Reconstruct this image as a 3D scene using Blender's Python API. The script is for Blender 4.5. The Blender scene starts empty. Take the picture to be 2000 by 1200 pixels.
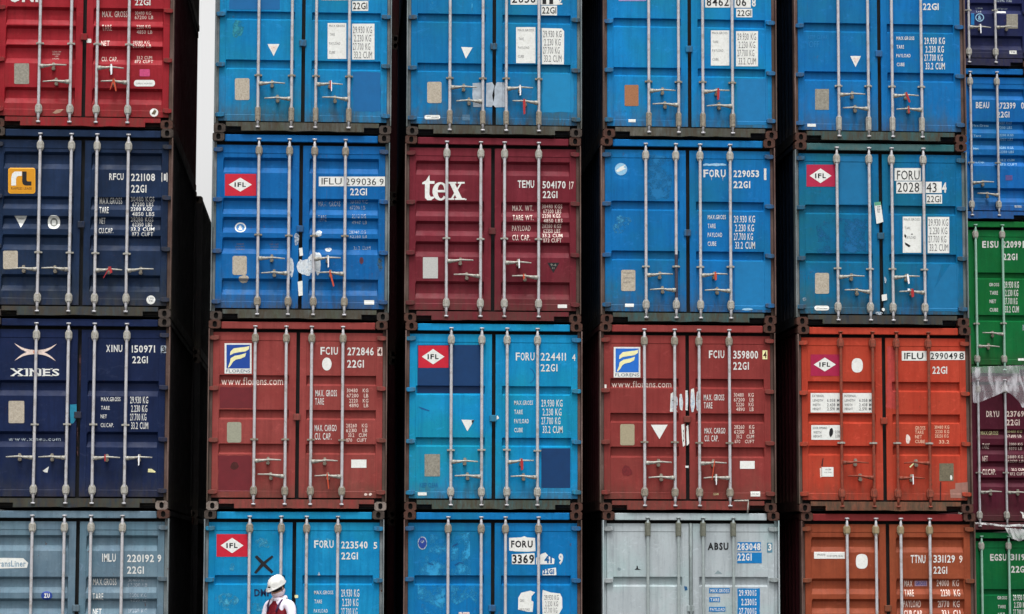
import bpy, bmesh, math, random
from mathutils import Vector, Matrix
random.seed(7)
SC = bpy.context.scene
COL = SC.collection
R = math.radians

# ------------------------------------------------------------------ camera
CAM = Vector((-0.00608, -35.27554, 1.93507))
FOC = 5040.04                                   # focal length in photo pixels (2000 wide)
RT = Vector((0.99770291, -0.06770608, 0.00218957))
UP = Vector((-0.00876116, -0.09691694, 0.99525391))
FW = Vector((0.06717254, 0.9929869, 0.0972875))
cam = bpy.data.cameras.new('camera'); cam_o = bpy.data.objects.new('camera', cam); COL.objects.link(cam_o)
cam.sensor_width = 36; cam.lens = FOC / 2000 * 36; cam.clip_start = 0.5; cam.clip_end = 3000
m = Matrix((RT, UP, -FW)).transposed().to_4x4(); m.translation = CAM
cam_o.matrix_world = m
SC.camera = cam_o
SC.render.resolution_x = 1024; SC.render.resolution_y = 614

# ------------------------------------------------------------------ light
SUN_EL, SUN_AZ = R(68), R(-174)                 # azimuth from +Y, clockwise: behind and left of the camera
w = bpy.data.worlds.new('World'); SC.world = w; w.use_nodes = True
nt = w.node_tree; bg = nt.nodes['Background']
sky = nt.nodes.new('ShaderNodeTexSky'); sky.sky_type = 'NISHITA'; sky.sun_disc = False
sky.sun_elevation = SUN_EL; sky.sun_rotation = SUN_AZ; sky.air_density = 1.0; sky.dust_density = 4.0
hs = nt.nodes.new('ShaderNodeHueSaturation'); hs.inputs['Saturation'].default_value = 0.0
nt.links.new(sky.outputs[0], hs.inputs['Color'])
wtc = nt.nodes.new('ShaderNodeTexCoord'); wsp = nt.nodes.new('ShaderNodeSeparateXYZ'); wmr = nt.nodes.new('ShaderNodeMapRange'); wmx = nt.nodes.new('ShaderNodeVectorMath'); wmx.operation = 'SCALE'
nt.links.new(wtc.outputs['Generated'], wsp.inputs[0]); nt.links.new(wsp.outputs[2], wmr.inputs['Value'])
for k_, v_ in (('From Min', 0), ('From Max', 1), ('To Min', 1.45), ('To Max', 2.6)): wmr.inputs[k_].default_value = v_      # cloud cover brightens overhead
nt.links.new(hs.outputs[0], wmx.inputs[0]); nt.links.new(wmr.outputs[0], wmx.inputs['Scale']); nt.links.new(wmx.outputs[0], bg.inputs['Color'])
bg.inputs['Strength'].default_value = 0.11
sl = bpy.data.lights.new('sun', 'SUN'); sl.energy = 1.3; sl.angle = R(11); sl.color = (1.0, 0.97, 0.93)
sun = bpy.data.objects.new('sun', sl); COL.objects.link(sun)
sd = Vector((math.sin(SUN_AZ) * math.cos(SUN_EL), math.cos(SUN_AZ) * math.cos(SUN_EL), math.sin(SUN_EL)))
sun.rotation_euler = (-sd).to_track_quat('-Z', 'Y').to_euler()
SC.view_settings.view_transform = 'Standard'; SC.view_settings.look = 'None'
SC.view_settings.exposure = 0.24; SC.view_settings.gamma = 1.0

# ------------------------------------------------------------------ materials
def lin(c): return tuple(((v / 255) / 12.92 if v <= 10 else (((v / 255) + 0.055) / 1.055) ** 2.4) for v in c)
MATS = {}
class NG:
    def __init__(s, name):
        s.m = bpy.data.materials.new(name); s.m.use_nodes = True
        s.t = s.m.node_tree; s.b = s.t.nodes['Principled BSDF']
        tc = s.t.nodes.new('ShaderNodeTexCoord'); oi = s.t.nodes.new('ShaderNodeObjectInfo')
        ml = s.n('ShaderNodeVectorMath', operation='SCALE'); cx = s.n('ShaderNodeCombineXYZ')
        for i in range(3): s.t.links.new(oi.outputs['Random'], cx.inputs[i])
        s.t.links.new(cx.outputs[0], ml.inputs[0]); ml.inputs['Scale'].default_value = 57.0
        ad = s.n('ShaderNodeVectorMath', operation='ADD')
        s.t.links.new(tc.outputs['Object'], ad.inputs[0]); s.t.links.new(ml.outputs[0], ad.inputs[1])
        s.obj = tc.outputs['Object']; s.vec = ad.outputs[0]
    def n(s, typ, **k):
        x = s.t.nodes.new(typ)
        for a, v in k.items(): setattr(x, a, v)
        return x
    def l(s, a, b): s.t.links.new(a, b)
    def noise(s, scale, detail=4, rough=.6, stretch=None, dist=0):
        x = s.n('ShaderNodeTexNoise'); x.inputs['Scale'].default_value = scale
        x.inputs['Detail'].default_value = detail; x.inputs['Roughness'].default_value = rough
        x.inputs['Distortion'].default_value = dist
        v = s.vec
        if stretch:
            mp = s.n('ShaderNodeMapping'); mp.inputs['Scale'].default_value = stretch; s.l(v, mp.inputs[0]); v = mp.outputs[0]
        s.l(v, x.inputs['Vector']); return x.outputs['Fac']
    def ramp(s, fac, a, b, lo=0., hi=1.):
        x = s.n('ShaderNodeMapRange'); x.clamp = True
        for k, v in zip(('From Min', 'From Max', 'To Min', 'To Max'), (a, b, lo, hi)): x.inputs[k].default_value = v
        s.l(fac, x.inputs['Value']); return x.outputs[0]
    def mix(s, f, a, b):
        x = s.n('ShaderNodeMix', data_type='RGBA'); 
        if isinstance(f, (int, float)): x.inputs[0].default_value = f
        else: s.l(f, x.inputs[0])
        for v, i in ((a, 6), (b, 7)):
            if isinstance(v, tuple): x.inputs[i].default_value = (*v[:3], 1)
            else: s.l(v, x.inputs[i])
        return x.outputs[2]
    def mul(s, a, b):
        x = s.n('ShaderNodeMath', operation='MULTIPLY')
        for v, i in ((a, 0), (b, 1)):
            if isinstance(v, (int, float)): x.inputs[i].default_value = v
            else: s.l(v, x.inputs[i])
        return x.outputs[0]
    def bump(s, h, st, dist=.01):
        x = s.n('ShaderNodeBump'); x.inputs['Strength'].default_value = st; x.inputs['Distance'].default_value = dist
        s.l(h, x.inputs['Height']); s.l(x.outputs[0], s.b.inputs['Normal'])

def paint(name, rgb, fade=None, grime=.35, rust=.25, rough=.55, dents=.25):
    """container enamel: mottled fading, run-down streaks, grime that climbs from the lower edge, rust chips"""
    if name in MATS: return MATS[name]
    g = NG(name); c = lin(rgb); c = (c[0], c[1], c[2] * .88) if c[2] > c[1] > c[0] and c[2] > 3 * c[0] else c
    f = lin(fade) if fade else tuple(min(1, v * 1.3 + .003) for v in c)
    d = tuple(v * .62 for v in c)
    col = g.mix(g.ramp(g.noise(1.6, 6, .65), .38, .72), c, f)
    alt = (c[0] + .004, c[1] * 1.12, c[2] * .74) if c[2] > 3 * c[0] and c[1] > .1 else (c[0] * .86, c[1] * 1.12, c[2] * 1.06)
    col = g.mix(g.mul(g.ramp(g.noise(.95, 5, .6), .45, .66), .75), col, alt)
    col = g.mix(g.mul(g.ramp(g.noise(2.3, 6, .7, (6, 1, .45)), .46, .74), .6), col, d)
    col = g.mix(g.mul(g.ramp(g.noise(30, 5, .75), .54, .72), .45), col, d)
    sep = g.n('ShaderNodeSeparateXYZ'); g.l(g.obj, sep.inputs[0])
    low = g.ramp(sep.outputs[2], .12, .95, 1., 0.)
    gr = g.mul(g.mul(low, g.ramp(g.noise(3.2, 6, .7, (2.5, 1, .8)), .42, .66)), grime)
    col = g.mix(gr, col, lin((72, 78, 62)))
    sc = g.mul(g.ramp(g.noise(7, 7, .75, (1, 1, 1.7), .7), .57, .68), .5)
    col = g.mix(sc, col, tuple(min(1, v * 1.5 + .02) for v in c))
    ru = g.mul(g.ramp(g.noise(11, 8, .76, (1.4, 1, .8)), .63, .68), min(1, rust * 1.5))
    col = g.mix(ru, col, lin((88, 52, 36)))
    ru = g.mul(g.ramp(g.noise(7, 5, .7, (5, 1, .22)), .64, .74), min(1, rust * .9))
    col = g.mix(ru, col, lin((86, 56, 44)))
    foot = g.mul(g.ramp(sep.outputs[2], .17, .42, 1., 0.), g.ramp(g.noise(6, 6, .75, (3, 1, .6)), .34, .62))
    col = g.mix(g.mul(foot, min(1, .35 + grime * .7)), col, lin((66, 58, 48)))
    g.l(col, g.b.inputs['Base Color'])
    g.l(g.ramp(g.noise(5, 4), .3, .7, rough - .08, rough + .14), g.b.inputs['Roughness'])
    g.b.inputs['Specular IOR Level'].default_value = .14
    g.bump(g.noise(2.1, 2, .45), dents, .03)
    MATS[name] = g.m; return g.m

def flat(name, rgb, var=.25, scale=14, rough=.6, metal=0., bump=0., dirt=None, patchy=None, wear=None):
    if name in MATS: return MATS[name]
    g = NG(name); c = lin(rgb)
    col = g.mix(g.ramp(g.noise(scale, 5, .65), .35, .7), c, tuple(v * (1 - var) for v in c))
    if dirt: col = g.mix(g.mul(g.ramp(g.noise(scale * 1.7, 6, .7), .5, .66), .8), col, lin(dirt))
    g.l(col, g.b.inputs['Base Color']); g.b.inputs['Roughness'].default_value = rough; g.b.inputs['Metallic'].default_value = metal; g.b.inputs['Specular IOR Level'].default_value = .28
    if wear: g.l(g.ramp(g.noise(wear[0], 6, .7), wear[1], wear[2]), g.b.inputs['Alpha'])
    if patchy: g.l(g.ramp(g.noise(patchy, 7, .72), .44, .60), g.b.inputs['Alpha'])
    if bump: g.bump(g.noise(scale * 2, 3), bump, .004)
    MATS[name] = g.m; return g.m

M_BLACK = flat('rubber_gasket', (26, 26, 27), .3, 20, .8)
M_HOLE = flat('dark_hollow', (16, 15, 15), .3, 20, .9)
M_ZINC = flat('galvanised_steel', (188, 187, 191), .14, 6, .5, .2, dirt=(146, 139, 132))
M_ZINC_DIRTY = flat('weathered_zinc', (172, 170, 162), .3, 24, .6, .15, .3, dirt=(118, 106, 92))
M_ZINC_BROWN = flat('grimy_zinc', (148, 140, 126), .35, 24, .65, .1, .3, dirt=(90, 78, 66))
M_RUSTBAR = flat('rusty_painted_bar', (140, 66, 48), .45, 18, .65, 0, .3, dirt=(92, 66, 56))
M_CAST = flat('cast_steel', (72, 62, 56), .45, 16, .75, .1, .5, dirt=(44, 36, 32))
M_CAST_RUST = flat('rusty_cast_steel', (82, 52, 42), .5, 16, .8, .05, .5, dirt=(48, 36, 32))
M_CAST_PALE = flat('pale_cast_steel', (132, 120, 112), .4, 16, .7, .1, .5, dirt=(84, 66, 58))
M_WHITE = flat('white_lettering', (216, 216, 212), .16, 40, .6, dirt=(188, 188, 186), wear=(34, .30, .40))
M_DULLW = flat('faded_white_lettering', (180, 190, 200), .4, 40, .6, dirt=(120, 140, 160), wear=(30, .38, .54))
M_PALEB = flat('pale_blue_lettering', (150, 195, 225), .3, 40, .6)
M_INK = flat('black_lettering', (24, 24, 28), .3, 40, .6)
M_GREYINK = flat('grey_print', (96, 96, 98), .4, 40, .6)
M_STICK = flat('white_sticker', (222, 223, 219), .1, 20, .5, dirt=(200, 200, 192))
M_PLATE = flat('aluminium_plate', (154, 150, 138), .4, 34, .5, .3, .3, dirt=(120, 112, 98))
M_PLATE_B = flat('bronze_plate', (166, 112, 78), .3, 60, .5, .2, .3, dirt=(128, 92, 60))
M_PLATE_C = flat('cream_plate', (184, 174, 158), .3, 34, .5, .1, .5, dirt=(138, 126, 106))
M_RED = flat('red_sign', (190, 24, 48), .15, 20, .5)
M_MAG = flat('magenta_sign', (160, 22, 66), .2, 20, .5)
M_YEL = flat('yellow_sign', (226, 160, 26), .15, 20, .5)
M_NAVYSIGN = flat('navy_sign', (22, 66, 148), .15, 20, .5)
M_SKYSIGN = flat('sky_blue_sign', (30, 104, 196), .15, 20, .5)
M_CREAM = flat('cream_lettering', (232, 226, 170), .15, 20, .5)
M_PINKISH = flat('peach_lettering', (226, 206, 196), .2, 20, .5, wear=(34, .32, .43))
M_TORN = flat('torn_tape', (214, 220, 224), .3, 16, .5, 0, .6, dirt=(130, 160, 186), wear=(11, .34, .42))
M_TAPE = flat('silver_tape', (176, 186, 196), .35, 9, .35, .4, .8)
M_ORANGE_TAG = flat('orange_tag', (186, 72, 44), .2, 30, .5)
M_RED_TAG = flat('red_tag', (164, 42, 46), .2, 30, .5)
M_WHITE_TAG = flat('white_tag', (232, 232, 236), .1, 30, .5)
M_SOOT = flat('soot_stain', (74, 30, 28), .4, 30, .8)
M_REPAINT_NAVY = flat('navy_repaint', (0, 50, 96), .15, 8, .5)
M_REPAINT_BLUE = flat('blue_repaint', (0, 94, 152), .12, 8, .5)
M_REPAINT_SKY = flat('bright_blue_repaint', (4, 124, 174), .12, 8, .5)
M_REPAINT_MAR = flat('dark_red_repaint', (104, 28, 36), .2, 8, .55)
M_REPAINT_TEAL = flat('pale_worn_blue', (40, 146, 196), .25, 8, .55, dirt=(10, 118, 178), patchy=5.5)
M_BLUESIGN = flat('mid_blue_sign', (0, 112, 176), .15, 20, .5)
M_GREYPATCH = flat('grey_primer', (150, 108, 96), .25, 20, .6)
M_ROUNDEL = flat('blue_roundel', (30, 60, 140), .15, 20, .5)

# ------------------------------------------------------------------ mesh helpers
MESH = {}
def new_obj(name, me, mat, parent=None, loc=None):
    o = bpy.data.objects.new(name, me); COL.objects.link(o)
    if parent: o.parent = parent
    if loc: o.location = loc
    if not me.materials: me.materials.append(None)
    o.material_slots[0].link = 'OBJECT'; o.material_slots[0].material = mat
    return o
def finish(bm, name, smooth=False, bevel=0):
    if bevel: bmesh.ops.bevel(bm, geom=list(bm.edges), offset=bevel, segments=1, affect='EDGES')
    bmesh.ops.recalc_face_normals(bm, faces=bm.faces)
    me = bpy.data.meshes.new(name); bm.to_mesh(me); bm.free()
    if smooth:
        for p in me.polygons: p.use_smooth = True
    return me
def box(bm, x0, x1, y0, y1, z0, z1):
    v = [bm.verts.new(c) for c in ((x0, y0, z0), (x1, y0, z0), (x1, y1, z0), (x0, y1, z0), (x0, y0, z1), (x1, y0, z1), (x1, y1, z1), (x0, y1, z1))]
    for f in ((0, 1, 5, 4), (1, 2, 6, 5), (2, 3, 7, 6), (3, 0, 4, 7), (4, 5, 6, 7), (3, 2, 1, 0)): bm.faces.new([v[i] for i in f])
def prism(bm, pts, y0, y1):
    a = [bm.verts.new((x, y0, z)) for x, z in pts]; b = [bm.verts.new((x, y1, z)) for x, z in pts]
    bm.faces.new(a); bm.faces.new(b[::-1]); n = len(pts)
    for i in range(n): bm.faces.new((a[i], b[i], b[(i + 1) % n], a[(i + 1) % n]))
def tube(bm, pts, rad, seg=10, cap=True):
    rings = []
    for i, p in enumerate(pts):
        p = Vector(p); a = Vector(pts[max(i - 1, 0)]); b = Vector(pts[min(i + 1, len(pts) - 1)])
        t = (b - a).normalized(); r = rad[i] if isinstance(rad, (list, tuple)) else rad
        n = t.cross(Vector((0, 1, 0)) if abs(t.y) < .9 else Vector((1, 0, 0))).normalized(); q = t.cross(n)
        rings.append([bm.verts.new(p + (n * math.cos(k * 2 * math.pi / seg) + q * math.sin(k * 2 * math.pi / seg)) * r) for k in range(seg)])
    for a, b in zip(rings, rings[1:]):
        for k in range(seg): bm.faces.new((a[k], a[(k + 1) % seg], b[(k + 1) % seg], b[k]))
    if cap: bm.faces.new(rings[0][::-1]); bm.faces.new(rings[-1])
def cached(key, fn):
    if key not in MESH: MESH[key] = fn()
    return MESH[key]
def thing(name, label, cat, loc=(0, 0, 0), rot=(0, 0, 0), group=None):
    o = bpy.data.objects.new(name, None); COL.objects.link(o); o.location = loc; o.rotation_euler = rot
    o.empty_display_size = .3
    o['label'] = label; o['category'] = cat
    if group: o['group'] = group
    return o
def ray(px, py):
    return (FW * FOC + RT * (px - 1000) - UP * (py - 600))
def on_plane(px, py, Y):
    d = ray(px, py); return CAM + d * ((Y - CAM.y) / d.y)

# ------------------------------------------------------------------ glyphs
GL = {}
def glyph(ch, bold):
    k = (ch, bold)
    if k not in GL:
        cu = bpy.data.curves.new('g', 'FONT'); cu.body = ch; cu.resolution_u = 2; cu.offset = bold; cu.fill_mode = 'FRONT'
        ob = bpy.data.objects.new('g', cu); me = ob.to_mesh()
        vs = [(v.co.x, v.co.y) for v in me.vertices]; fs = [tuple(p.vertices) for p in me.polygons]
        ob.to_mesh_clear(); bpy.data.objects.remove(ob); bpy.data.curves.remove(cu)
        if vs: mn = min(v[0] for v in vs); mx = max(v[0] for v in vs)
        else: mn, mx = 0, .28
        GL[k] = ([(x - mn, y) for x, y in vs], fs, mx - mn)
    return GL[k]
def text_polys(txt, bold=.012, gap=.1, mono=False):
    """verts, faces of a line of text with its box scaled to 0..1"""
    V, F = [], []; x = 0
    for ch in txt:
        vs, fs, wd = glyph(ch, bold)
        if mono and ch not in ' .1I': k = .52 / max(wd, .01)
        else: k = 1
        if mono and ch in '1I': x += .07
        o = len(V); V += [(x + a * k, b) for a, b in vs]; F += [tuple(i + o for i in f) for f in fs]
        x += wd * k + gap + (.07 if mono and ch in '1I' else 0)
    x0 = min(v[0] for v in V); x1 = max(v[0] for v in V); y0 = min(v[1] for v in V); y1 = max(v[1] for v in V)
    return [((a - x0) / max(x1 - x0, 1e-6), (b - y0) / max(y1 - y0, 1e-6)) for a, b in V], F

# ------------------------------------------------------------------ the shipping container
W, H, L = 2.438, 2.591, 6.058
YF = 0.075                                        # door skin behind the frame plane
DL = (-W / 2 + .062, -.026); DR = (.026, W / 2 - .062)
DZ0, DZ1 = .172, 2.428
GX = ((-W / 2 + .150, -W / 2 + 1.098), (-W / 2 + 1.335, W / 2 - .150))

def casting_mesh():
    bm = bmesh.new(); w, h, d = .081, .059, .178
    n = 16; out, inn, back = [], [], []
    for k in range(n):
        a = 2 * math.pi * k / n + math.pi / n; c, s = math.cos(a), math.sin(a)
        q = max(abs(c), abs(s)); out.append(bm.verts.new((w * c / q, 0, h * s / q)))
        ex, ez = c * .030, s * .030
        ez += (.012 if s > 0 else -.012)
        inn.append(bm.verts.new((ex, .0, ez))); back.append(bm.verts.new((ex, .03, ez)))
    for k in range(n):
        j = (k + 1) % n
        bm.faces.new((out[k], out[j], inn[j], inn[k])); bm.faces.new((inn[k], inn[j], back[j], back[k]))
    ob = [bm.verts.new((v.co.x, d, v.co.z)) for v in out]
    for k in range(n): bm.faces.new((out[(k + 1) % n], out[k], ob[k], ob[(k + 1) % n]))
    bm.faces.new(ob[::-1])
    return finish(bm, 'corner_casting')
def casting_hole_mesh():
    bm = bmesh.new(); n = 16
    vs = []
    for k in range(n):
        a = 2 * math.pi * k / n; s = math.sin(a)
        vs.append((math.cos(a) * .034, s * .034 + (.012 if s > 0 else -.012)))
    prism(bm, vs, .029, .05)
    return finish(bm, 'casting_hole')
def body_mesh(front=.12):
    bm = bmesh.new(); xs = W / 2 - .012
    # corrugated sides
    for s in (-1, 1):
        pts = []; y = front + .05; 
        while y < L - .2:
            pts += [(xs - .045, y), (xs - .045, y + .07), (xs - .012, y + .14), (xs - .012, y + .21)]; y += .28
        pts.append((xs - .045, min(y, L - .1)))
        a = [bm.verts.new((s * x, y_, .14)) for x, y_ in pts]; b = [bm.verts.new((s * x, y_, H - .07)) for x, y_ in pts]
        for i in range(len(pts) - 1): bm.faces.new((a[i], a[i + 1], b[i + 1], b[i]))
        x0, x1 = sorted((s * (xs - .06), s * xs))
        box(bm, x0, x1, .18, L - .18, .02, .16); box(bm, x0, x1, .18, L - .18, H - .075, H - .012)
        x0, x1 = sorted((s * (xs - .15), s * (xs + .004)))
        box(bm, x0, x1, L - .16, L - .005, .12, H - .12)
    box(bm, -xs + .05, xs - .05, front + .02, L - .04, H - .035, H - .018)
    box(bm, -xs + .05, xs - .05, front + .02, L - .04, .05, .1)
    box(bm, -xs + .1, xs - .1, L - .06, L - .03, .1, H - .036)
    return finish(bm, 'body')
def gasket_mesh():
    bm = bmesh.new(); x = W / 2
    box(bm, -x + .03, x - .03, YF + .075, YF + .087, .02, H - .015)
    return finish(bm, 'door_gasket')
def header_mesh():
    bm = bmesh.new(); box(bm, -W / 2 + .168, W / 2 - .168, .035, .1, H - .118, H - .022)
    return finish(bm, 'door_header', bevel=.006)
def sill_mesh(k):
    bm = bmesh.new(); x = W / 2; rnd = random.Random(k); lo = []
    xa, xb = -x + .375, x - .375
    n = 14
    for i in range(n + 1):
        t = i / n; lo.append((xa + (xb - xa) * t, .026 + rnd.uniform(-.004, .010) * math.sin(math.pi * t)))
    pts = [(-x + .168, .088), (xa, .088)] + lo + [(xb, .088), (x - .168, .088), (x - .168, .148), (-x + .168, .148)]
    prism(bm, pts[::-1], .022, .1)
    # worn lower lip standing proud
    for a, b in zip(lo, lo[1:]):
        vs = [bm.verts.new(c) for c in ((a[0], .004, a[1] - .001), (b[0], .004, b[1] - .001), (b[0], .004, b[1] + .008), (a[0], .004, a[1] + .008),
                                        (a[0], .0218, a[1] - .001), (b[0], .0218, b[1] - .001), (b[0], .0218, b[1] + .008), (a[0], .0218, a[1] + .008))]
        for f in ((0, 1, 2, 3), (3, 2, 6, 7), (1, 0, 4, 5)): bm.faces.new([vs[i] for i in f])
    return finish(bm, 'door_sill')
def post_mesh(s):
    bm = bmesh.new(); x = W / 2
    a, b = sorted((s * x, s * (x - .015))); box(bm, a, b, .004, .16, .118, H - .118)
    a, b = sorted((s * (x - .0202), s * (x - .058))); box(bm, a, b, .085, .1, .118, H - .118)
    return finish(bm, 'corner_post')
def hinge_mesh(s):
    bm = bmesh.new(); x = W / 2
    pts = [(x - .006, -.012), (x - .006, .010), (x - .03, .026), (x - .10, .032), (x - .142, .028), (x - .142, -.020), (x - .10, -.032), (x - .03, -.030)]
    pts = [(s * a, b) for a, b in pts]
    if s > 0: pts = pts[::-1]
    prism(bm, pts, YF - .045, YF - .002)
    return finish(bm, 'hinge', bevel=.004)
def rod_mesh():
    bm = bmesh.new(); y = .02
    tube(bm, [(0, y, .09), (0, y, .16), (0, y, .2), (0, y, 2.38), (0, y, 2.44), (0, y, 2.50)], [.011, .019, .0205, .0205, .019, .011], 12)
    box(bm, -.028, .028, -.004, .03, 2.496, 2.516); box(bm, -.026, .026, -.004, .03, .070, .092)
    return finish(bm, 'locking_bar', True)
def bearing_mesh():
    bm = bmesh.new()
    prism(bm, [(-.047, -.03), (-.026, -.075), (.026, -.075), (.047, -.03), (.047, .03), (.026, .07), (-.026, .07), (-.047, .03)], .018, YF - .002)
    prism(bm, [(-.030, -.05), (.030, -.05), (.030, .05), (-.030, .05)], -.008, .0178)
    return finish(bm, 'bearing_bracket', bevel=.004)
def bearing_slim():
    bm = bmesh.new()
    prism(bm, [(-.036, -.10), (.036, -.10), (.038, .08), (.022, .11), (-.022, .11), (-.038, .08)], .018, YF - .002)
    prism(bm, [(-.024, -.09), (.024, -.09), (.024, .09), (-.024, .09)], -.008, .0178)
    return finish(bm, 'bearing_bracket', bevel=.004)
def clamp_mesh():
    bm = bmesh.new()
    box(bm, -.052, .052, .034, YF - .001, -.011, .011); box(bm, -.027, .027, -.006, .0338, -.012, .012)
    return finish(bm, 'guide_clamp')
def handle_mesh():
    bm = bmesh.new(); y = .0
    box(bm, .012, .062, -.022, .03, -.027, .025)
    pts = [(.06, y - .004, 0), (.12, y - .008, .004), (.17, y - .012, .012), (.21, y - .012, .016), (.29, y - .008, .013), (.37, y - .004, .010)]
    tube(bm, pts, [.025, .020, .014, .013, .011, .009], 8)
    return finish(bm, 'bar_handle', True)
def catch_mesh():
    bm = bmesh.new()
    prism(bm, [(.17, -.045), (.20, -.05), (.215, -.03), (.207, 0), (.215, .03), (.205, .055), (.18, .055), (.172, .03), (.18, 0), (.165, -.02)], .02, YF - .001)
    return finish(bm, 'handle_catch')

class Box_:
    """one container; image-read marks are put on its door skin, whichever camera looks at it"""
    def __init__(s, X0, Y, Z, zoom):
        s.X, s.Y, s.Z, s.zoom = X0 + W / 2, Y, Z, zoom
    def at(s, zx, zy, y=YF, fr=None):
        ox, oy, k = fr or s.zoom
        p = on_plane(zx / k + ox, zy / k + oy, s.Y + y); return p.x - s.X, p.z - s.Z
    def setup(s, grooves, kind):
        s.gr = sorted(grooves); s.kind = kind
        s.ts, s.bs, s.gd = (.036, .075, .048) if kind == 'A' else (.008, .026, .047)
        s.zb = set()
        for z0, z1 in s.gr:
            for z in (z0, z0 + s.bs, z1 - s.ts, z1): s.zb.add(round(z, 5))
        s.zb |= {DZ0 + .085, DZ0 + .092, DZ1 - .115, DZ1 - .108}
        s.xb = set()
        for a, b in GX: s.xb |= {a, a + .012, b - .012, b, a - .004, b + .004}
    def depth(s, x, z):
        d = 0.
        for a, b in GX:
            if a - .004 <= x <= b + .004 and DZ0 + .085 <= z <= DZ1 - .108:
                fx = min((x - a + .004) / .004, (b + .004 - x) / .004, 1); fz = min((z - DZ0 - .085) / .007, (DZ1 - .108 - z) / .007, 1)
                d += .005 * max(0, min(fx, fz))
                for z0, z1 in s.gr:
                    if z0 < z < z1:
                        fz = min((z - z0) / s.bs, (z1 - z) / s.ts, 1); fx = max(0, min((x - a) / .012, (b - x) / .012, 1))
                        d += s.gd * min(fx, fz)
        return YF + d
    def door_mesh(s, dx):
        bm = bmesh.new()
        xs = sorted({dx[0], dx[1]} | {x for x in s.xb if dx[0] < x < dx[1]}); zs = sorted({DZ0, DZ1} | {z for z in s.zb if DZ0 < z < DZ1})
        g = [[bm.verts.new((x, s.depth(x, z), z)) for x in xs] for z in zs]
        for i in range(len(zs) - 1):
            for j in range(len(xs) - 1): bm.faces.new((g[i][j], g[i][j + 1], g[i + 1][j + 1], g[i + 1][j]))
        # returned edges with a small bevel
        loop = g[0] + [r[-1] for r in g[1:]] + g[-1][-2::-1] + [r[0] for r in g[-2:0:-1]]
        cx = (dx[0] + dx[1]) / 2; cz = (DZ0 + DZ1) / 2
        r1 = [bm.verts.new((v.co.x + (.004 if v.co.x == dx[1] else -.004 if v.co.x == dx[0] else 0), YF + .004, v.co.z + (.004 if v.co.z == DZ1 else -.004 if v.co.z == DZ0 else 0))) for v in loop]
        r2 = [bm.verts.new((v.co.x, YF + .028, v.co.z)) for v in r1]; n = len(loop)
        for a, b in ((loop, r1), (r1, r2)):
            for i in range(n): bm.faces.new((a[i], b[i], b[(i + 1) % n], a[(i + 1) % n]))
        return finish(bm, 'door')
    # ---- marks
    def mark(s, name, V, F, mat, layer=1, label=None):
        """V in local (x, z); drapes the flat figure over the pressed door skin"""
        bm = bmesh.new(); vs = [bm.verts.new((x, 0, z)) for x, z in V]
        for f in F:
            try: bm.faces.new([vs[i] for i in f])
            except ValueError: pass
        x0 = min(v[0] for v in V); x1 = max(v[0] for v in V); z0 = min(v[1] for v in V); z1 = max(v[1] for v in V)
        for z in s.zb:
            if z0 < z < z1: bmesh.ops.bisect_plane(bm, geom=bm.verts[:] + bm.edges[:] + bm.faces[:], plane_co=(0, 0, z), plane_no=(0, 0, 1), dist=1e-6)
        for x in s.xb:
            if x0 < x < x1: bmesh.ops.bisect_plane(bm, geom=bm.verts[:] + bm.edges[:] + bm.faces[:], plane_co=(x, 0, 0), plane_no=(1, 0, 0), dist=1e-6)
        off = .0015 + .0013 * layer
        for v in bm.verts: v.co.y = s.depth(v.co.x, v.co.z) - off
        bm.normal_update()
        for f in bm.faces:
            if f.normal.y > 0: f.normal_flip()
        me = bpy.data.meshes.new(name); bm.to_mesh(me); bm.free()
        o = new_obj(name, me, mat, s.doors[0 if (x0 + x1) / 2 < 0 else 1])
        if label: o['label'] = label
        return o
    def poly(s, name, pts, mat, layer=1, label=None, fr=None):
        V = [s.at(x, y, fr=fr) for x, y in pts]; return s.mark(name, V, [tuple(range(len(V)))], mat, layer, label)
    def rect(s, name, x0, y0, x1, y1, mat, layer=1, label=None, r=0, rag=0, fr=None):
        pts = [(x0, y0), (x1, y0), (x1, y1), (x0, y1)]
        if r:
            pts = []
            for cx, cy, a in ((x0 + r, y0 + r, 180), (x1 - r, y0 + r, 270), (x1 - r, y1 - r, 0), (x0 + r, y1 - r, 90)):
                for k in range(5): pts.append((cx + r * math.cos(R(a + k * 22.5)), cy + r * math.sin(R(a + k * 22.5))))
        if rag:
            rnd = random.Random(x0 * 7 + y0); q = []
            for i in range(4):
                a, b = pts[i], pts[(i + 1) % 4]
                for k in range(7): t = k / 7; q.append((a[0] + (b[0] - a[0]) * t + rnd.uniform(-rag, rag), a[1] + (b[1] - a[1]) * t + rnd.uniform(-rag, rag)))
            pts = q
        return s.poly(name, pts, mat, layer, label, fr)
    def oval(s, name, cx, cy, rx, ry, mat, layer=1, label=None, p=2., fr=None):
        pts = []
        for k in range(24):
            a = k * math.pi / 12; c, q = math.cos(a), math.sin(a)
            pts.append((cx + rx * math.copysign(abs(c) ** (2 / p), c), cy + ry * math.copysign(abs(q) ** (2 / p), q)))
        return s.poly(name, pts, mat, layer, label, fr)
    def blob(s, name, cx, cy, rx, ry, mat, layer=1, seed=1, label=None, n=22, j=.35, fr=None):
        rnd = random.Random(seed); pts = []; n = max(n, 36); hs_ = [(h, rnd.uniform(0, 6.3), rnd.uniform(.3, 1) / h ** .7) for h in (1, 2, 3, 5, 7, 11)]
        for k in range(n):
            a = 2 * math.pi * k / n; q = 1 - j * (.5 + .5 * sum(w_ * math.sin(h * a + p_) for h, p_, w_ in hs_) / 1.6); pts.append((cx + rx * q * math.cos(a), cy + ry * q * math.sin(a)))
        return s.poly(name, pts, mat, layer, label, fr)
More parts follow.
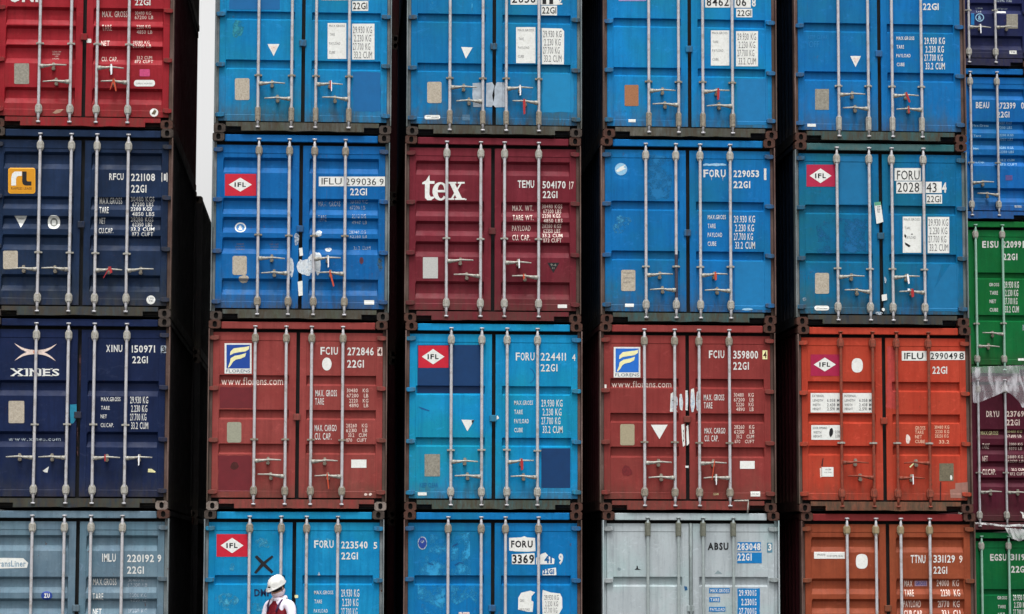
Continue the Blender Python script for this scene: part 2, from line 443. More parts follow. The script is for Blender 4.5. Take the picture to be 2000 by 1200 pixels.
    def lines(s, name, items, mat, layer=1, label=None, bold=.012, gap=.1, mono=False, fr=None):
        """items: (text, x0, y0, x1, y1) boxes; all lines become one mark"""
        if len(items) > 1:
            return [s.lines(name, [it], mat, layer, label, bold, gap, mono, fr) for it in items][-1]
        V, F = [], []
        for t, x0, y0, x1, y1 in items:
            v, f = text_polys(t, bold, gap, mono); o = len(V)
            V += [s.at(x0 + (x1 - x0) * a, y1 + (y0 - y1) * b, fr=fr) for a, b in v]; F += [tuple(i + o for i in q) for q in f]
        return s.mark(name, V, F, mat, layer, label)
    def table(s, lab, val, mat=None, layer=1, bold=.01, lb=None, fr=None):
        """lab: list of (text,x0,y0,x1,y1); val: (x0,y0,x1,y1,[lines])"""
        mat = mat or M_WHITE; items = []
        s.lines('weight_labels', list(lab), mat, layer, lb, bold, .12, fr=fr)
        if val:
            x0, y0, x1, y1, ls = val; h = (y1 - y0) / len(ls)
            for i, t in enumerate(ls): items.append((t, x0 + (x1 - x0) * .06 * (i % 2), y0 + h * (i + .09), x1 - (x1 - x0) * .05 * ((i * 7) % 3), y0 + h * (i + .91)))
            s.lines('weight_figures', items, mat, layer, lb, bold, .12, fr=fr)

PAINT_CACHE = {}
GROUP = 'containers stacked in the front wall'
CASTK = {'d': M_CAST, 'r': M_CAST_RUST, 'p': M_CAST_PALE}
def container(X0, Y, Z, zoom, label, pm, grooves, kind, bars, clampy, handles, sillm=None, cast='d', casttop=None, postm=None,
              rodm=None, brk=None, slim=False, group=GROUP, gfrom='px', headm=None, bodym=None):
    b = Box_(X0, Y, Z, zoom)
    root = thing('shipping_container', label, 'shipping container', (b.X, Y, Z), group=group); b.root = root
    if gfrom == 'px': gl = [(b.at(250, y1)[1], b.at(250, y0)[1]) for y0, y1 in grooves]
    else: gl = [(H - t1, H - t0) for t0, t1 in grooves]
    gl = [(z0, z1) for z0, z1 in gl if z0 > DZ0 + .1 and z1 < DZ1 - .12]
    b.setup(gl, kind)
    rodm = rodm or M_ZINC; brk = brk or M_ZINC_DIRTY; sillm = sillm or pm; postm = postm or pm; headm = headm or pm
    new_obj('body', cached('body', body_mesh), bodym or SIDE_SHADE.get(pm.name, RM[2]), root)
    new_obj('door_gasket', cached('gasket', gasket_mesh), M_BLACK, root)
    new_obj('door_header', cached('header', header_mesh), headm, root)
    k = random.randrange(6)
    new_obj('door_sill', cached('sill%d' % k, lambda: sill_mesh(k)), sillm, root)
    for sx in (-1, 1):
        new_obj('corner_post', cached('post%d' % sx, lambda: post_mesh(sx)), postm, root)
        for zz in (.059, H - .059):
            mt = CASTK[cast if zz < 1 else (casttop or cast)]
            c = new_obj('corner_casting', cached('cast', casting_mesh), mt, root, (sx * (W / 2 - .081), 0, zz))
            new_obj('casting_hole', cached('casthole', casting_hole_mesh), M_HOLE, c)
            c = new_obj('corner_casting', cached('cast', casting_mesh), mt, root, (sx * (W / 2 - .081), L, zz)); c.rotation_euler = (0, 0, math.pi)
    b.doors = []
    for sx, dx in ((-1, DL), (1, DR)):
        d = new_obj('door', b.door_mesh(dx), pm, root); b.doors.append(d)
        for zz in (.255, .95, 1.655, 2.352):
            new_obj('hinge', cached('hinge%d' % sx, lambda: hinge_mesh(sx)), pm, d, (0, 0, zz + random.uniform(-.01, .01)))
    lug = bmesh.new(); box(lug, -.055, .04, YF - .03, YF - .001, -.045, .045)
    me = cached('lug', lambda: finish(lug, 'door_lug', bevel=.006)); new_obj('door_lug', me, pm, b.doors[1], (0, 0, 1.27))
    # locking gear
    bx = []
    for i, q in enumerate(bars): bx.append(b.at(q[0], q[1], .02)[0] if isinstance(q, tuple) else -W / 2 + q * W)
    zc = b.at(300, clampy)[1] if clampy else .97
    b.hand = []
    for i, x in enumerate(bx):
        rd = new_obj('locking_bar', cached('rod', rod_mesh), rodm, root, (x, 0, 0))
        for zz in (2.348, .262):
            o = new_obj('bearing_bracket', cached('bear%d' % slim, bearing_slim if slim else bearing_mesh), brk if rodm is not M_RUSTBAR else M_RUSTBAR, rd, (0, 0, zz))
        new_obj('guide_clamp', cached('clamp', clamp_mesh), brk, rd, (0, 0, zc + random.uniform(-.006, .006)))
        hz, sg = handles[i]
        zz = b.at(300, hz)[1] if hz > 0 else -hz
        h = new_obj('bar_handle', cached('handle', handle_mesh), rodm if rodm is M_RUSTBAR else M_ZINC_DIRTY, rd, (0, 0, zz))
        h.scale = (sg, 1, 1); h.rotation_euler = (0, R(random.uniform(-2.5, 2.5)), 0)
        ct = new_obj('handle_catch', cached('catch', catch_mesh), M_ZINC_BROWN, rd, (0, 0, zz)); ct.scale = (sg, 1, 1)
        b.hand.append((rd, zz, sg))
    return b
def seal(b, i, mat, dx=.19, ln=.10, slant=.03, wd=.014):
    """tag or bolt seal hanging from handle i"""
    rd, zz, sg = b.hand[i]; bm = bmesh.new()
    prism(bm, [(-wd, .02), (wd, .024), (wd + slant, -ln), (-wd * .4 + slant, -ln - .012)][::-1], -.030, -.022)
    prism(bm, [(-wd * .6, .05), (wd * .6, .05), (wd * .6, .0205), (-wd * .6, .0205)][::-1], -.028, -.020)
    return new_obj('seal_tag', finish(bm, 'seal_tag'), mat, rd, (sg * dx, 0, zz))

# ------------------------------------------------------------------ the ground
def ground():
    g = NG('asphalt')
    c = g.mix(g.ramp(g.noise(.6, 6), .35, .7), lin((58, 58, 58)), lin((74, 73, 71)))
    c = g.mix(g.mul(g.ramp(g.noise(60, 3), .5, .7), .5), c, lin((96, 95, 92)))
    g.l(c, g.b.inputs['Base Color']); g.b.inputs['Roughness'].default_value = .9; g.bump(g.noise(40, 4), .4, .01)
    bm = bmesh.new(); ys = [-700, 2.4, 6.4, 900]; zs = [-.004, -.004, -.182, -.182]      # the yard dips a little under the set-back stack
    r = [[bm.verts.new((x, y, z if x > 9 else -.004)) for x in (-800, 8.85, 9.12, 800)] for y, z in zip(ys, zs)]
    for a, b in zip(r, r[1:]):
        for i in range(3): bm.faces.new((a[i], a[i + 1], b[i + 1], b[i]))
    o = new_obj('ground', finish(bm, 'ground'), g.m); o['kind'] = 'structure'
ground()

# ------------------------------------------------------------------ stack layout (from the camera solve)
COLX = [-4.71129, -1.76256, .91061, 3.62174, 6.36919]
COLY = [-.19289, 0, .02460, -.01783, .10659]
JIT = [[-.0138, -.0035, -.0027, .0200], [.0248, .0108, -.0049, -.0307], [.0014, -.0108, .0077, .0016], [.0254, -.0087, -.0271, .0103], [-.0118, -.0167, -.0002, .0288]]
ZOOM = {0: [(0, 0, 4.614), (0, 240, 3), (0, 610, 3), (0, 970, 4.762)], 5: [(1850, 0, 4), (1850, 280, 4), (1850, 550, 4), (1850, 850, 3.4267), (1850, 850, 3.4267)]}
for i, ox in ((1, 400), (2, 770), (3, 1150), (4, 1530)): ZOOM[i] = [(ox, 0, 4.285), (ox, 240, 3), (ox, 610, 3), (ox, 970, 5)]
ZOOM[1][2] = (390, 610, 3); ZOOM[1][3] = (390, 970, 5)
def C(c, r, label, pm, **k):
    jy = random.uniform(-.012, .012)
    return container(COLX[c] + JIT[c][r], COLY[c] + jy, H * (3 - r), ZOOM[c][r], label, pm, **k)
def stag(a, b, c=None, d=None): return [(a, 1), (b, -1), (c or a, 1), (d or b, -1)]
def level(a, b=None): return [(a, -1), (a, -1), (b or a, 1), (b or a, 1)]
def bars(y, *xs): return [(x, y) for x in xs]

# rear-stack paints, reused on front side walls to put gap shade into the colour
RM = [paint('rear_black_side_shade', (34, 32, 34), (44, 42, 42), .2, .3), paint('rear_wine_side_shade', (58, 20, 26), (66, 28, 34), .2, .3), paint('rear_blue_side_shade', (12, 26, 46), None, .2, .3)]
SIDE_SHADE = {'crimson_paint': RM[1], 'orange_paint': RM[1], 'brown_paint': RM[1], 'maroon_paint': RM[1], 'brick_red_paint': RM[1], 'rust_red_paint': RM[1], 'pale_grey_paint': RM[0], 'navy_paint': RM[0], 'ink_blue_paint': RM[0], 'slate_blue_paint': RM[0]}
SILL_STEEL = paint('worn_sill_paint', (74, 78, 78), (120, 118, 110), .9, .8, .6)
SILL_TEAL = paint('teal_sill_paint', (34, 84, 96), (92, 108, 104), .9, .7, .6)
SILL_NAVY = paint('navy_sill_paint', (32, 44, 62), (74, 82, 92), .8, .7, .6)
POST_GREY = paint('worn_post_paint', (96, 104, 108), (150, 156, 158), .4, .8, .6)
POST_BROWN = paint('brown_post_paint', (84, 62, 56), (128, 108, 102), .4, .8, .6)

FORU_L = lambda x, ys, w1=110, w2=50, w3=85, w4=50, h=26: [('MAX.GROSS', x, ys[0], x + w1, ys[0] + h), ('TARE', x, ys[1], x + w2, ys[1] + h), ('PAYLOAD', x, ys[2], x + w3, ys[2] + h), ('CUBE', x, ys[3], x + w4, ys[3] + h)]
KG4 = ['29.930 KG', '2.230 KG', '27.700 KG', '33.2 CUM']

# =============== first column
p = paint('crimson_paint', (138, 21, 32), (154, 36, 46), .2, .25)
b = C(0, 0, 'crimson red container at the top of the leftmost column', p, kind='A', grooves=[(-310, -190), (60, 220), (230, 400), (405, 570), (785, 930)],
      bars=bars(400, 358, 640, 876, 1160), clampy=395, handles=stag(605, 742, 612, 742), cast='r', postm=POST_BROWN)
b.lines('logo_lettering', [('UNI', 85, -120, 345, 22)], M_WHITE, bold=.04)
b.lines('serial_number', [('22G1', 1215, -10, 1355, 50)], M_WHITE, bold=.02)
b.table([('MAX. GROSS', 918, 95, 1145, 150), ('TARE', 918, 225, 1005, 272), ('NET', 910, 362, 985, 415), ('CU. CAP.', 912, 508, 1056, 550)], None, M_PINKISH)
b.lines('weight_figures', [('30480 KG', 1215, 98, 1358, 128), ('67200 LB', 1212, 136, 1378, 168), ('2200 KG', 1230, 225, 1355, 258), ('4850 LB', 1230, 268, 1370, 300), ('28280 KG', 1195, 362, 1345, 392), ('62350 LB', 1195, 398, 1362, 430), ('33.2 CUM', 1230, 500, 1368, 530), ('1172 CUFT', 1215, 536, 1378, 568)], M_PINKISH, bold=.0)
b.lines('small_print', [('CLEAN ON', 465, 455, 545, 468), ('DOORS', 470, 478, 538, 490), ('KEEP', 490, 498, 522, 508), ('LOCKED', 470, 518, 530, 530)], M_PINKISH, bold=0)
b.rect('data_plate', 128, 572, 262, 758, M_PLATE, r=10)
b.rect('faded_decal', 1258, 625, 1350, 690, flat('pink_decal', (196, 70, 118), .3, 40), r=8)
b.rect('white_sticker', 1208, 722, 1396, 780, M_STICK, r=24)
b.lines('sticker_print', [('CARGO WORTHY', 1228, 748, 1375, 760)], M_GREYINK, 2, bold=0)
b.oval('roundel_sticker', 1388, 1016, 38, 38, M_STICK); b.poly('roundel_mark', [(1365, 1030), (1388, 990), (1412, 1000), (1395, 1036)], flat('brown_mark', (96, 84, 64)), 2)
b.poly('paint_chip', [(472, 1020), (510, 990), (575, 985), (540, 1018), (500, 1026)], flat('bare_primer', (168, 132, 112), .3, 30))
b.rect('white_sticker', 780, 352, 824, 388, M_STICK, r=8)
seal(b, 2, M_WHITE_TAG, .20, .09, 0); seal(b, 3, M_ORANGE_TAG, .19, .12, .03, .012); seal(b, 3, M_ORANGE_TAG, .20, .10, -.04, .01)

p = paint('navy_paint', (14, 31, 60), (28, 50, 84), .3, .2)
b = C(0, 1, 'navy container with a yellow square emblem, in the leftmost column', p, kind='A', grooves=[(170, 270), (430, 505), (545, 622), (655, 745), (888, 985)],
      bars=bars(130, 236, 419, 569, 753), clampy=763, handles=level(862, 866), sillm=SILL_NAVY, postm=POST_BROWN)
b.rect('emblem', 48, 264, 207, 415, M_YEL, r=14); b.rect('emblem_field', 54, 270, 201, 409, flat('amber_sign', (206, 140, 20), .1), 2, r=10)
b.poly('emblem_letter', [(66, 368), (66, 320), (72, 298), (86, 286), (128, 286), (128, 312), (108, 312), (98, 318), (94, 330), (94, 368)], M_STICK, 3)
b.poly('emblem_letter', [(130, 286), (156, 286), (156, 338), (160, 344), (184, 344), (184, 368), (146, 368), (134, 360), (130, 346)], M_INK, 3)
b.lines('emblem_name', [('RAFFLES LEASE', 66, 378, 186, 392)], M_INK, 3, bold=.0)
b.poly('warning_triangle', [(84, 545), (158, 545), (121, 614)], M_STICK)
b.lines('sticker_print', [('HIGH', 104, 556, 138, 566)], M_GREYINK, 2, bold=0)
b.oval('oval_label', 314, 582, 36, 40, M_STICK, p=2.6); b.oval('oval_label_centre', 314, 582, 22, 26, flat('grey_decal', (120, 124, 120)), 2); b.oval('oval_label_eye', 314, 582, 12, 14, M_STICK, 3, p=4)
b.lines('serial_number', [('RFCU', 640, 296, 724, 336), ('221108', 768, 298, 908, 342), ('22G1', 768, 364, 858, 410)], M_WHITE, bold=.02, mono=True)
b.lines('check_digit', [('1', 960, 300, 972, 338), ('I', 946, 294, 951, 346), ('I', 976, 294, 981, 346)], M_WHITE, bold=.01)
b.table([('MAX.GROSS', 582, 438, 714, 474), ('TARE', 582, 492, 636, 530), ('NET', 582, 556, 616, 590), ('CU.CAP.', 578, 616, 664, 648)],
        (766, 432, 904, 668, ['30480 KGS', '67200 LBS', ' 2200 KGS', ' 4850 LBS', '28280 KGS', '62350 LBS', ' 33.2 CUM', ' 1172 CUFT']), M_WHITE)
b.rect('data_plate', 18, 750, 104, 858, M_PLATE_C, r=8)
b.oval('roundel_sticker', 884, 1038, 26, 26, M_STICK); b.lines('sticker_print', [('SUPER', 866, 1024, 902, 1036), ('TIR', 872, 1040, 896, 1050)], M_GREYINK, 2, bold=0)
seal(b, 2, M_RED_TAG, .19, .10, -.07, .010); seal(b, 2, M_RED_TAG, .21, .03, .01, .02)

p = paint('ink_blue_paint', (11, 25, 62), (22, 38, 78), .2, .15)
b = C(0, 2, 'dark blue container with a pale four-rayed star logo above XINES', p, kind='A', grooves=[(398, 490), (698, 790)],
      bars=bars(135, 213, 402, 555, 743), clampy=657, handles=level(853, 855), sillm=SILL_NAVY, postm=POST_BROWN, cast='p', casttop='d')
def ray_blade(b, cx, cy, tx, ty, wd, bend, mat, layer):
    n = 8; up, dn = [], []
    dx, dy = tx - cx, ty - cy; l = math.hypot(dx, dy); nx, ny = -dy / l, dx / l
    for k in range(n + 1):
        t = k / n; o = bend * math.sin(math.pi * t); h = wd * (1 - t) ** .8 * .5 + .3
        up.append((cx + dx * t + nx * (o + h), cy + dy * t + ny * (o + h))); dn.append((cx + dx * t + nx * (o - h), cy + dy * t + ny * (o - h)))
    b.poly('logo_ray', up + dn[::-1], mat, layer)
for q, (tx, ty, bd) in enumerate(((84, 182, -12), (332, 186, 12), (86, 284, 12), (326, 286, -12))): ray_blade(b, 208, 234, tx, ty, 24, bd, M_PINKISH, 1 + q * .3)
b.oval('logo_core', 208, 234, 15, 12, flat('peach_core', (226, 160, 130)), 3)
b.lines('logo_lettering', [('XINES', 62, 332, 348, 374)], M_STICK, bold=.02)
for q, (x0, x1) in enumerate(((62, 84), (104, 128), (140, 164), (170, 190), (212, 232), (246, 262), (296, 308))):
    for yy in (330, 371): b.rect('logo_serif', x0, yy, x1, yy + 4, M_STICK, 2.5)
b.lines('serial_number', [('XINU', 622, 192, 717, 234), ('150971', 772, 194, 908, 238), ('22G1', 775, 258, 866, 300)], M_WHITE, bold=.02, mono=True)
b.rect('check_digit_box', 942, 196, 974, 240, M_DULLW, 1, r=4); b.lines('check_digit', [('3', 948, 200, 968, 236)], M_INK, 2, bold=.02)
b.table([('MAX.GROSS', 592, 498, 706, 522), ('TARE', 592, 550, 642, 572), ('NET', 590, 600, 626, 622), ('CU.CAP.', 590, 650, 666, 674)], (762, 490, 868, 690, KG4), M_WHITE)
b.rect('data_plate', 50, 520, 142, 650, M_PLATE_C, r=6)
b.lines('web_address', [('www.xines.com', 46, 732, 354, 754)], M_DULLW, bold=.03)
b.poly('torn_label', [(410, 542), (449, 540), (449, 600), (444, 630), (428, 652), (414, 652), (410, 600)], flat('teal_label', (30, 130, 160), .3, 30))
b.poly('torn_label', [(250, 930), (286, 904), (278, 940), (262, 938)], M_STICK); b.poly('torn_label', [(866, 938), (868, 918), (888, 918), (912, 934), (908, 940)], M_CREAM)
rs = flat('rust_stain', (70, 44, 46), .5, 30, .9, patchy=10)
b.blob('rust_streak', 455, 760, 6, 120, rs, 1, 3, n=30, j=.6); b.blob('rust_streak', 470, 330, 7, 200, rs, 1, 4, n=30, j=.6)
seal(b, 2, M_RED_TAG, .17, .035, 0, .012); seal(b, 3, M_WHITE_TAG, .19, .09, 0, .010)

p = paint('slate_blue_paint', (86, 108, 124), (110, 130, 142), .3, .5, .55)
b = C(0, 3, 'slate blue-grey container at ground level in the leftmost column', p, kind='A', grooves=[(358, 505), (745, 895), (948, 1095), (1150, 1296), (1520, 1680)],
      bars=bars(280, 300, 598, 846, 1138), clampy=1330, handles=level(-.80), cast='p', casttop='r', postm=POST_GREY)
b.poly('line_name_panel', [(-60, 570), (215, 574), (262, 618), (250, 664), (-60, 672)], M_STICK); b.lines('line_name', [('TransLiner', -60, 596, 240, 654)], flat('grey_blue_ink', (120, 150, 170)), 2, bold=.02)
b.lines('serial_number', [('IMLU', 950, 532, 1076, 608), ('220192', 1182, 540, 1432, 612), ('9', 1464, 540, 1500, 612), ('22G1', 1182, 650, 1338, 720)], M_WHITE, bold=.02, mono=True)
b.table([('MAX.GROSS', 862, 762, 1080, 826), ('TARE', 862, 900, 960, 964), ('NET', 862, 1044, 942, 1100)], None, M_WHITE)
b.lines('weight_figures', [('30480 KG', 1190, 762, 1368, 792), ('67200 LB', 1185, 806, 1368, 840), ('2200 KG', 1205, 902, 1366, 936), ('4850 LB', 1205, 948, 1366, 980), ('28280 KG', 1185, 1044, 1366, 1080)], M_DULLW, bold=0)
b.oval('roundel_sticker', 434, 922, 52, 42, M_ROUNDEL); b.lines('roundel_mark', [('ZU', 408, 902, 462, 944)], M_STICK, 2, bold=.06)

# =============== second column
BLUE_A = paint('cyan_blue_paint', (0, 112, 176), (12, 132, 186), .55, .3)
b = C(1, 0, 'blue container with two white weight placards, topmost right of the sky strip', BLUE_A, kind='B', grooves=[(92, 165), (498, 578)],
      bars=bars(640, 447, 727, 930, 1207), clampy=632, handles=stag(706, 830, 706, 828), sillm=SILL_STEEL, postm=POST_GREY, slim=True, brk=M_ZINC_BROWN)
b.rect('repainted_patch', 205, -160, 628, 80, M_REPAINT_BLUE, 0, rag=2)
b.rect('repainted_patch', 1240, 605, 1470, 935, M_REPAINT_BLUE, 0, rag=6)
b.blob('worn_paint', 270, 230, 60, 120, flat('worn_teal', (34, 136, 156), .3, 20, patchy=9), 0, 5, j=.6); 
b.rect('serial_panel', 975, -60, 1380, 2, M_STICK, 1); b.rect('serial_panel', 1232, 10, 1368, 92, M_STICK, 1)
b.lines('serial_number', [('22G1', 1240, 22, 1360, 80)], M_INK, 2, bold=.015)
b.rect('weight_placard', 1028, 194, 1184, 494, M_STICK, 1); b.rect('weight_placard', 1232, 200, 1420, 500, M_STICK, 1)
b.table([('MAX.GROSS', 1040, 208, 1172, 228), ('TARE', 1046, 278, 1088, 300), ('PAYLOAD', 1040, 354, 1134, 376), ('CUBE', 1040, 428, 1090, 450)], (1240, 216, 1400, 496, ['29.930 KG', '2.230 KG', '27.700 KG', '33.2 CUM']), M_GREYINK, 2, .0)
b.poly('warning_triangle', [(524, 370), (624, 370), (576, 470)], M_STICK); b.poly('warning_triangle_core', [(548, 384), (606, 384), (576, 442)], M_PINKISH, 2)
b.rect('data_plate', 252, 656, 374, 838, M_PLATE_C, r=14)
seal(b, 2, M_RED_TAG, .20, .06, 0, .010); seal(b, 2, M_WHITE_TAG, .215, .09, 0, .008)

p = paint('royal_blue_paint', (0, 86, 158), (10, 104, 172), .5, .3)
b = C(1, 1, 'royal blue container with ribbed doors, red IFL emblem and torn white tape at the seam', p, kind='A', grooves=[(203, 292), (440, 535), (552, 645), (672, 768), (912, 1008)],
      bars=bars(155, 318, 497, 644, 825), clampy=660, handles=stag(797, 884, 799, 884), sillm=SILL_STEEL, postm=POST_GREY, brk=M_ZINC_BROWN)
def ifl(b, x0, y0, x1, y1, dx0, dx1, dy0, dy1, mat=M_RED):
    b.rect('emblem', x0, y0, x1, y1, mat, 1); cx, cy = (dx0 + dx1) / 2, (dy0 + dy1) / 2
    b.poly('emblem_diamond', [(dx0, cy), (cx, dy0), (dx1, cy), (cx, dy1)], M_STICK, 2)
    k = dx1 - dx0; h = (dy1 - dy0) * .16
    b.lines('emblem_lettering', [('I', cx - k * .25, cy - h, cx - k * .19, cy + h), ('F', cx - k * .12, cy - h, cx + k * .04, cy + h), ('L', cx + k * .09, cy - h, cx + k * .24, cy + h)], M_INK, 3, bold=.03)
ifl(b, 118, 300, 302, 428, 140, 276, 322, 404)
b.rect('serial_panel', 668, 316, 1056, 372, M_STICK, 1)
b.lines('serial_number', [('IFLU', 684, 324, 802, 362), ('299036', 824, 326, 1004, 366), ('9', 1024, 328, 1048, 366)], M_INK, 2, bold=-.002)
b.lines('serial_number', [('22G1', 852, 384, 950, 426)], M_WHITE, bold=.02)
b.table([('MAX. GROSS', 664, 458, 794, 488), ('TARE', 664, 542, 712, 576)], None, M_DULLW)
b.lines('weight_figures', [('30480 KG', 850, 452, 956, 472), ('67200 LB', 850, 484, 940, 506), ('2240 KG', 862, 536, 944, 560), ('4940 LB', 862, 572, 950, 592), ('28240 KG', 846, 630, 944, 650), ('62260 LB', 850, 658, 950, 676), ('33.2 CUM', 872, 722, 970, 742)], M_DULLW, bold=0)
b.oval('roundel_sticker', 208, 612, 33, 30, M_STICK); b.oval('roundel_centre', 208, 612, 25, 22, flat('pale_roundel', (70, 130, 190)), 2); b.lines('roundel_mark', [('&', 196, 600, 222, 628)], M_STICK, 3, bold=.05)
b.rect('data_plate', 162, 780, 246, 892, M_PLATE_C, r=12); b.blob('torn_label', 232, 915, 38, 26, M_PLATE_C, 2, 8, j=.4)
b.lines('small_print', [('CHECK', 185, 704, 230, 712), ('DOORS', 180, 720, 232, 728), ('CLEAN', 182, 736, 230, 744), ('KEEP OUT', 380, 706, 432, 714), ('OF REACH', 384, 722, 430, 730), ('LOCKED', 386, 738, 424, 744)], flat('brown_print', (120, 106, 92)), bold=0)
for q, (cx, cy, rx, ry) in enumerate(((502, 856, 22, 78), (592, 852, 56, 66), (634, 826, 52, 78), (662, 790, 26, 34), (664, 648, 28, 22), (540, 676, 18, 50), (722, 742, 28, 14), (662, 840, 20, 62))):
    b.blob('torn_tape', cx, cy, rx, ry, M_TORN if q != 5 else M_DULLW, 1 + q * .3, 20 + q, j=.5)
b.poly('torn_tape', [(552, 736), (572, 732), (576, 778), (556, 782)], M_STICK, 2); b.poly('torn_tape', [(544, 932), (572, 926), (574, 1012), (550, 1016)], M_STICK, 2); b.poly('torn_tape', [(556, 800), (572, 806), (570, 880), (552, 864)], M_TORN, 3)
b.oval('rust_spot', 918, 808, 12, 20, flat('dark_red_spot', (84, 44, 62), .4, 40)); b.rect('white_sticker', 934, 1040, 992, 1066, M_STICK)
b.blob('worn_paint', 1026, 830, 24, 66, flat('olive_wear', (70, 92, 92), .4, 30, patchy=14), 0, 31, j=.7)
seal(b, 2, M_WHITE_TAG, .20, .11, 0, .010); seal(b, 3, M_ORANGE_TAG, .20, .17, .05, .012)

p = paint('brick_red_paint', (132, 54, 51), (148, 70, 66), .3, .35)
b = C(1, 2, 'brick red container with the blue and yellow leaf emblem, left of the sky-blue container', p, kind='B', grooves=[(368, 428), (570, 628), (770, 832)],
      bars=bars(150, 326, 508, 657, 840), clampy=747, handles=stag(872, 962, 874, 962), cast='p', casttop='r', postm=POST_BROWN, brk=M_ZINC_BROWN)
def leaf(b, x0, y0, x1, y1, mat):
    b.rect('emblem', x0, y0, x1, y1, M_STICK, 1, label='white-framed blue emblem with two yellow swooshes'); w_, h_ = x1 - x0, y1 - y0
    P = lambda u, v: (x0 + u * w_, y0 + v * h_)
    b.poly('emblem_field', [P(.07, .05), P(.94, .05), P(.94, .83), P(.07, .83)], mat, 2)
    b.poly('emblem_swoosh', [P(.20, .40), P(.22, .27), P(.34, .17), P(.60, .14), P(.80, .12), P(.92, .09), P(.90, .20), P(.78, .27), P(.52, .30), P(.34, .33)], M_CREAM, 3)
    b.poly('emblem_swoosh', [P(.12, .80), P(.20, .62), P(.22, .50), P(.36, .42), P(.60, .38), P(.80, .32), P(.76, .44), P(.60, .51), P(.42, .54), P(.32, .60), P(.24, .72), P(.16, .80)], M_CREAM, 3.4)
    b.lines('emblem_lettering', [('FLORENS', x0 + w_ * .06, y0 + h_ * .865, x0 + w_ * .95, y0 + h_ * .965)], flat('slate_ink', (40, 70, 96)), 2, bold=0)
leaf(b, 146, 182, 304, 360, M_NAVYSIGN)
b.lines('web_address', [('www.florens.com', 126, 380, 488, 426)], M_PINKISH, bold=.005)
b.rect('repainted_patch', 118, 440, 308, 562, M_REPAINT_MAR, 0, rag=2); b.rect('repainted_patch', 108, 840, 300, 1050, M_REPAINT_MAR, 0, rag=3)
b.lines('serial_number', [('FCIU', 708, 204, 810, 250), ('272846', 866, 206, 1020, 254), ('22G1', 864, 280, 962, 326)], M_WHITE, bold=.02, mono=True)
b.rect('check_digit_box', 1042, 206, 1070, 256, M_PINKISH); b.lines('check_digit', [('4', 1046, 212, 1066, 250)], M_SOOT, 2, bold=.02)
b.oval('oval_label', 745, 304, 28, 38, M_STICK)
b.table([('MAX. GROSS', 678, 456, 804, 494), ('TARE', 676, 504, 728, 542), ('MAX. CARGO', 674, 660, 802, 698), ('CU. CAP.', 674, 708, 772, 748)], None, M_WHITE)
b.lines('weight_figures', [('30480   KG', 862, 448, 988, 470), ('67200   LB', 862, 478, 988, 500), ('2220   KG', 876, 508, 988, 530), ('4890   LB', 876, 536, 988, 558), ('28260   KG', 858, 654, 982, 676), ('62310   LB', 858, 682, 982, 704), ('33.2   CUM', 870, 710, 978, 732), ('1170   CUFT', 860, 740, 978, 760)], M_PINKISH, bold=.005)
b.rect('data_plate', 160, 644, 244, 764, flat('grey_green_plate', (150, 150, 132), .2, 50, .5), r=12)
b.rect('white_sticker', 888, 864, 977, 912, M_STICK)
b.blob('soot_mark', 205, 900, 30, 26, M_SOOT, 1, 41); b.blob('chipped_paint', 972, 1068, 12, 8, M_PINKISH, 1, 42); b.blob('chipped_paint', 1000, 1068, 12, 9, M_PINKISH, 1, 43)
seal(b, 3, M_ORANGE_TAG, .20, .16, .02, .010)

p = paint('azure_paint', (0, 116, 178), (24, 142, 190), .4, .3)
b = C(1, 3, 'blue container with a black X mark, standing behind the worker', p, kind='B', grooves=[(768, 865), (1280, 1370)],
      bars=bars(300, 488, 797, 1045, 1350), clampy=1560, handles=stag(-.66, -.47), postm=POST_GREY, cast='d', brk=M_ZINC_BROWN)
ifl(b, 165, 368, 468, 588, 205, 428, 404, 554)
b.poly('painted_cross', [(536, 590), (560, 574), (628, 640), (720, 734), (704, 754), (606, 668)], M_INK, 1); b.poly('painted_cross', [(708, 574), (720, 592), (644, 656), (552, 754), (530, 744), (598, 656)], M_INK, 1.4)
b.lines('chalked_letters', [('DM', 534, 905, 650, 975), ('F', 658, 908, 700, 975)], flat('navy_chalk', (16, 34, 74), .4, 30), bold=.03)
b.lines('serial_number', [('FORU', 1118, 428, 1308, 504), ('223540', 1382, 438, 1640, 510), ('5', 1698, 446, 1734, 512), ('22G1', 1382, 545, 1545, 616)], M_WHITE, bold=.025, mono=True)
b.table([('MAX.GROSS', 1118, 920, 1305, 956), ('TARE', 1120, 1008, 1194, 1044), ('PAYLOAD', 1115, 1100, 1250, 1136)], (1382, 898, 1558, 1172, KG4[:3]), M_WHITE)
for q, (cx, cy, rx, ry) in enumerate(((610, 450, 110, 70), (320, 690, 40, 50), (270, 1030, 130, 130), (1200, 430, 120, 46), (580, 1080, 110, 60))): b.blob('worn_paint', cx, cy, rx, ry, flat('pale_azure_wear', (64, 158, 194), .35, 22, .55, patchy=9), 0 + .1 * q, 50 + q, j=.6)
b.rect('white_sticker', 928, 962, 962, 992, M_CREAM, r=6); b.poly('chipped_paint', [(1150, 770), (1166, 735), (1178, 770)], M_DULLW)

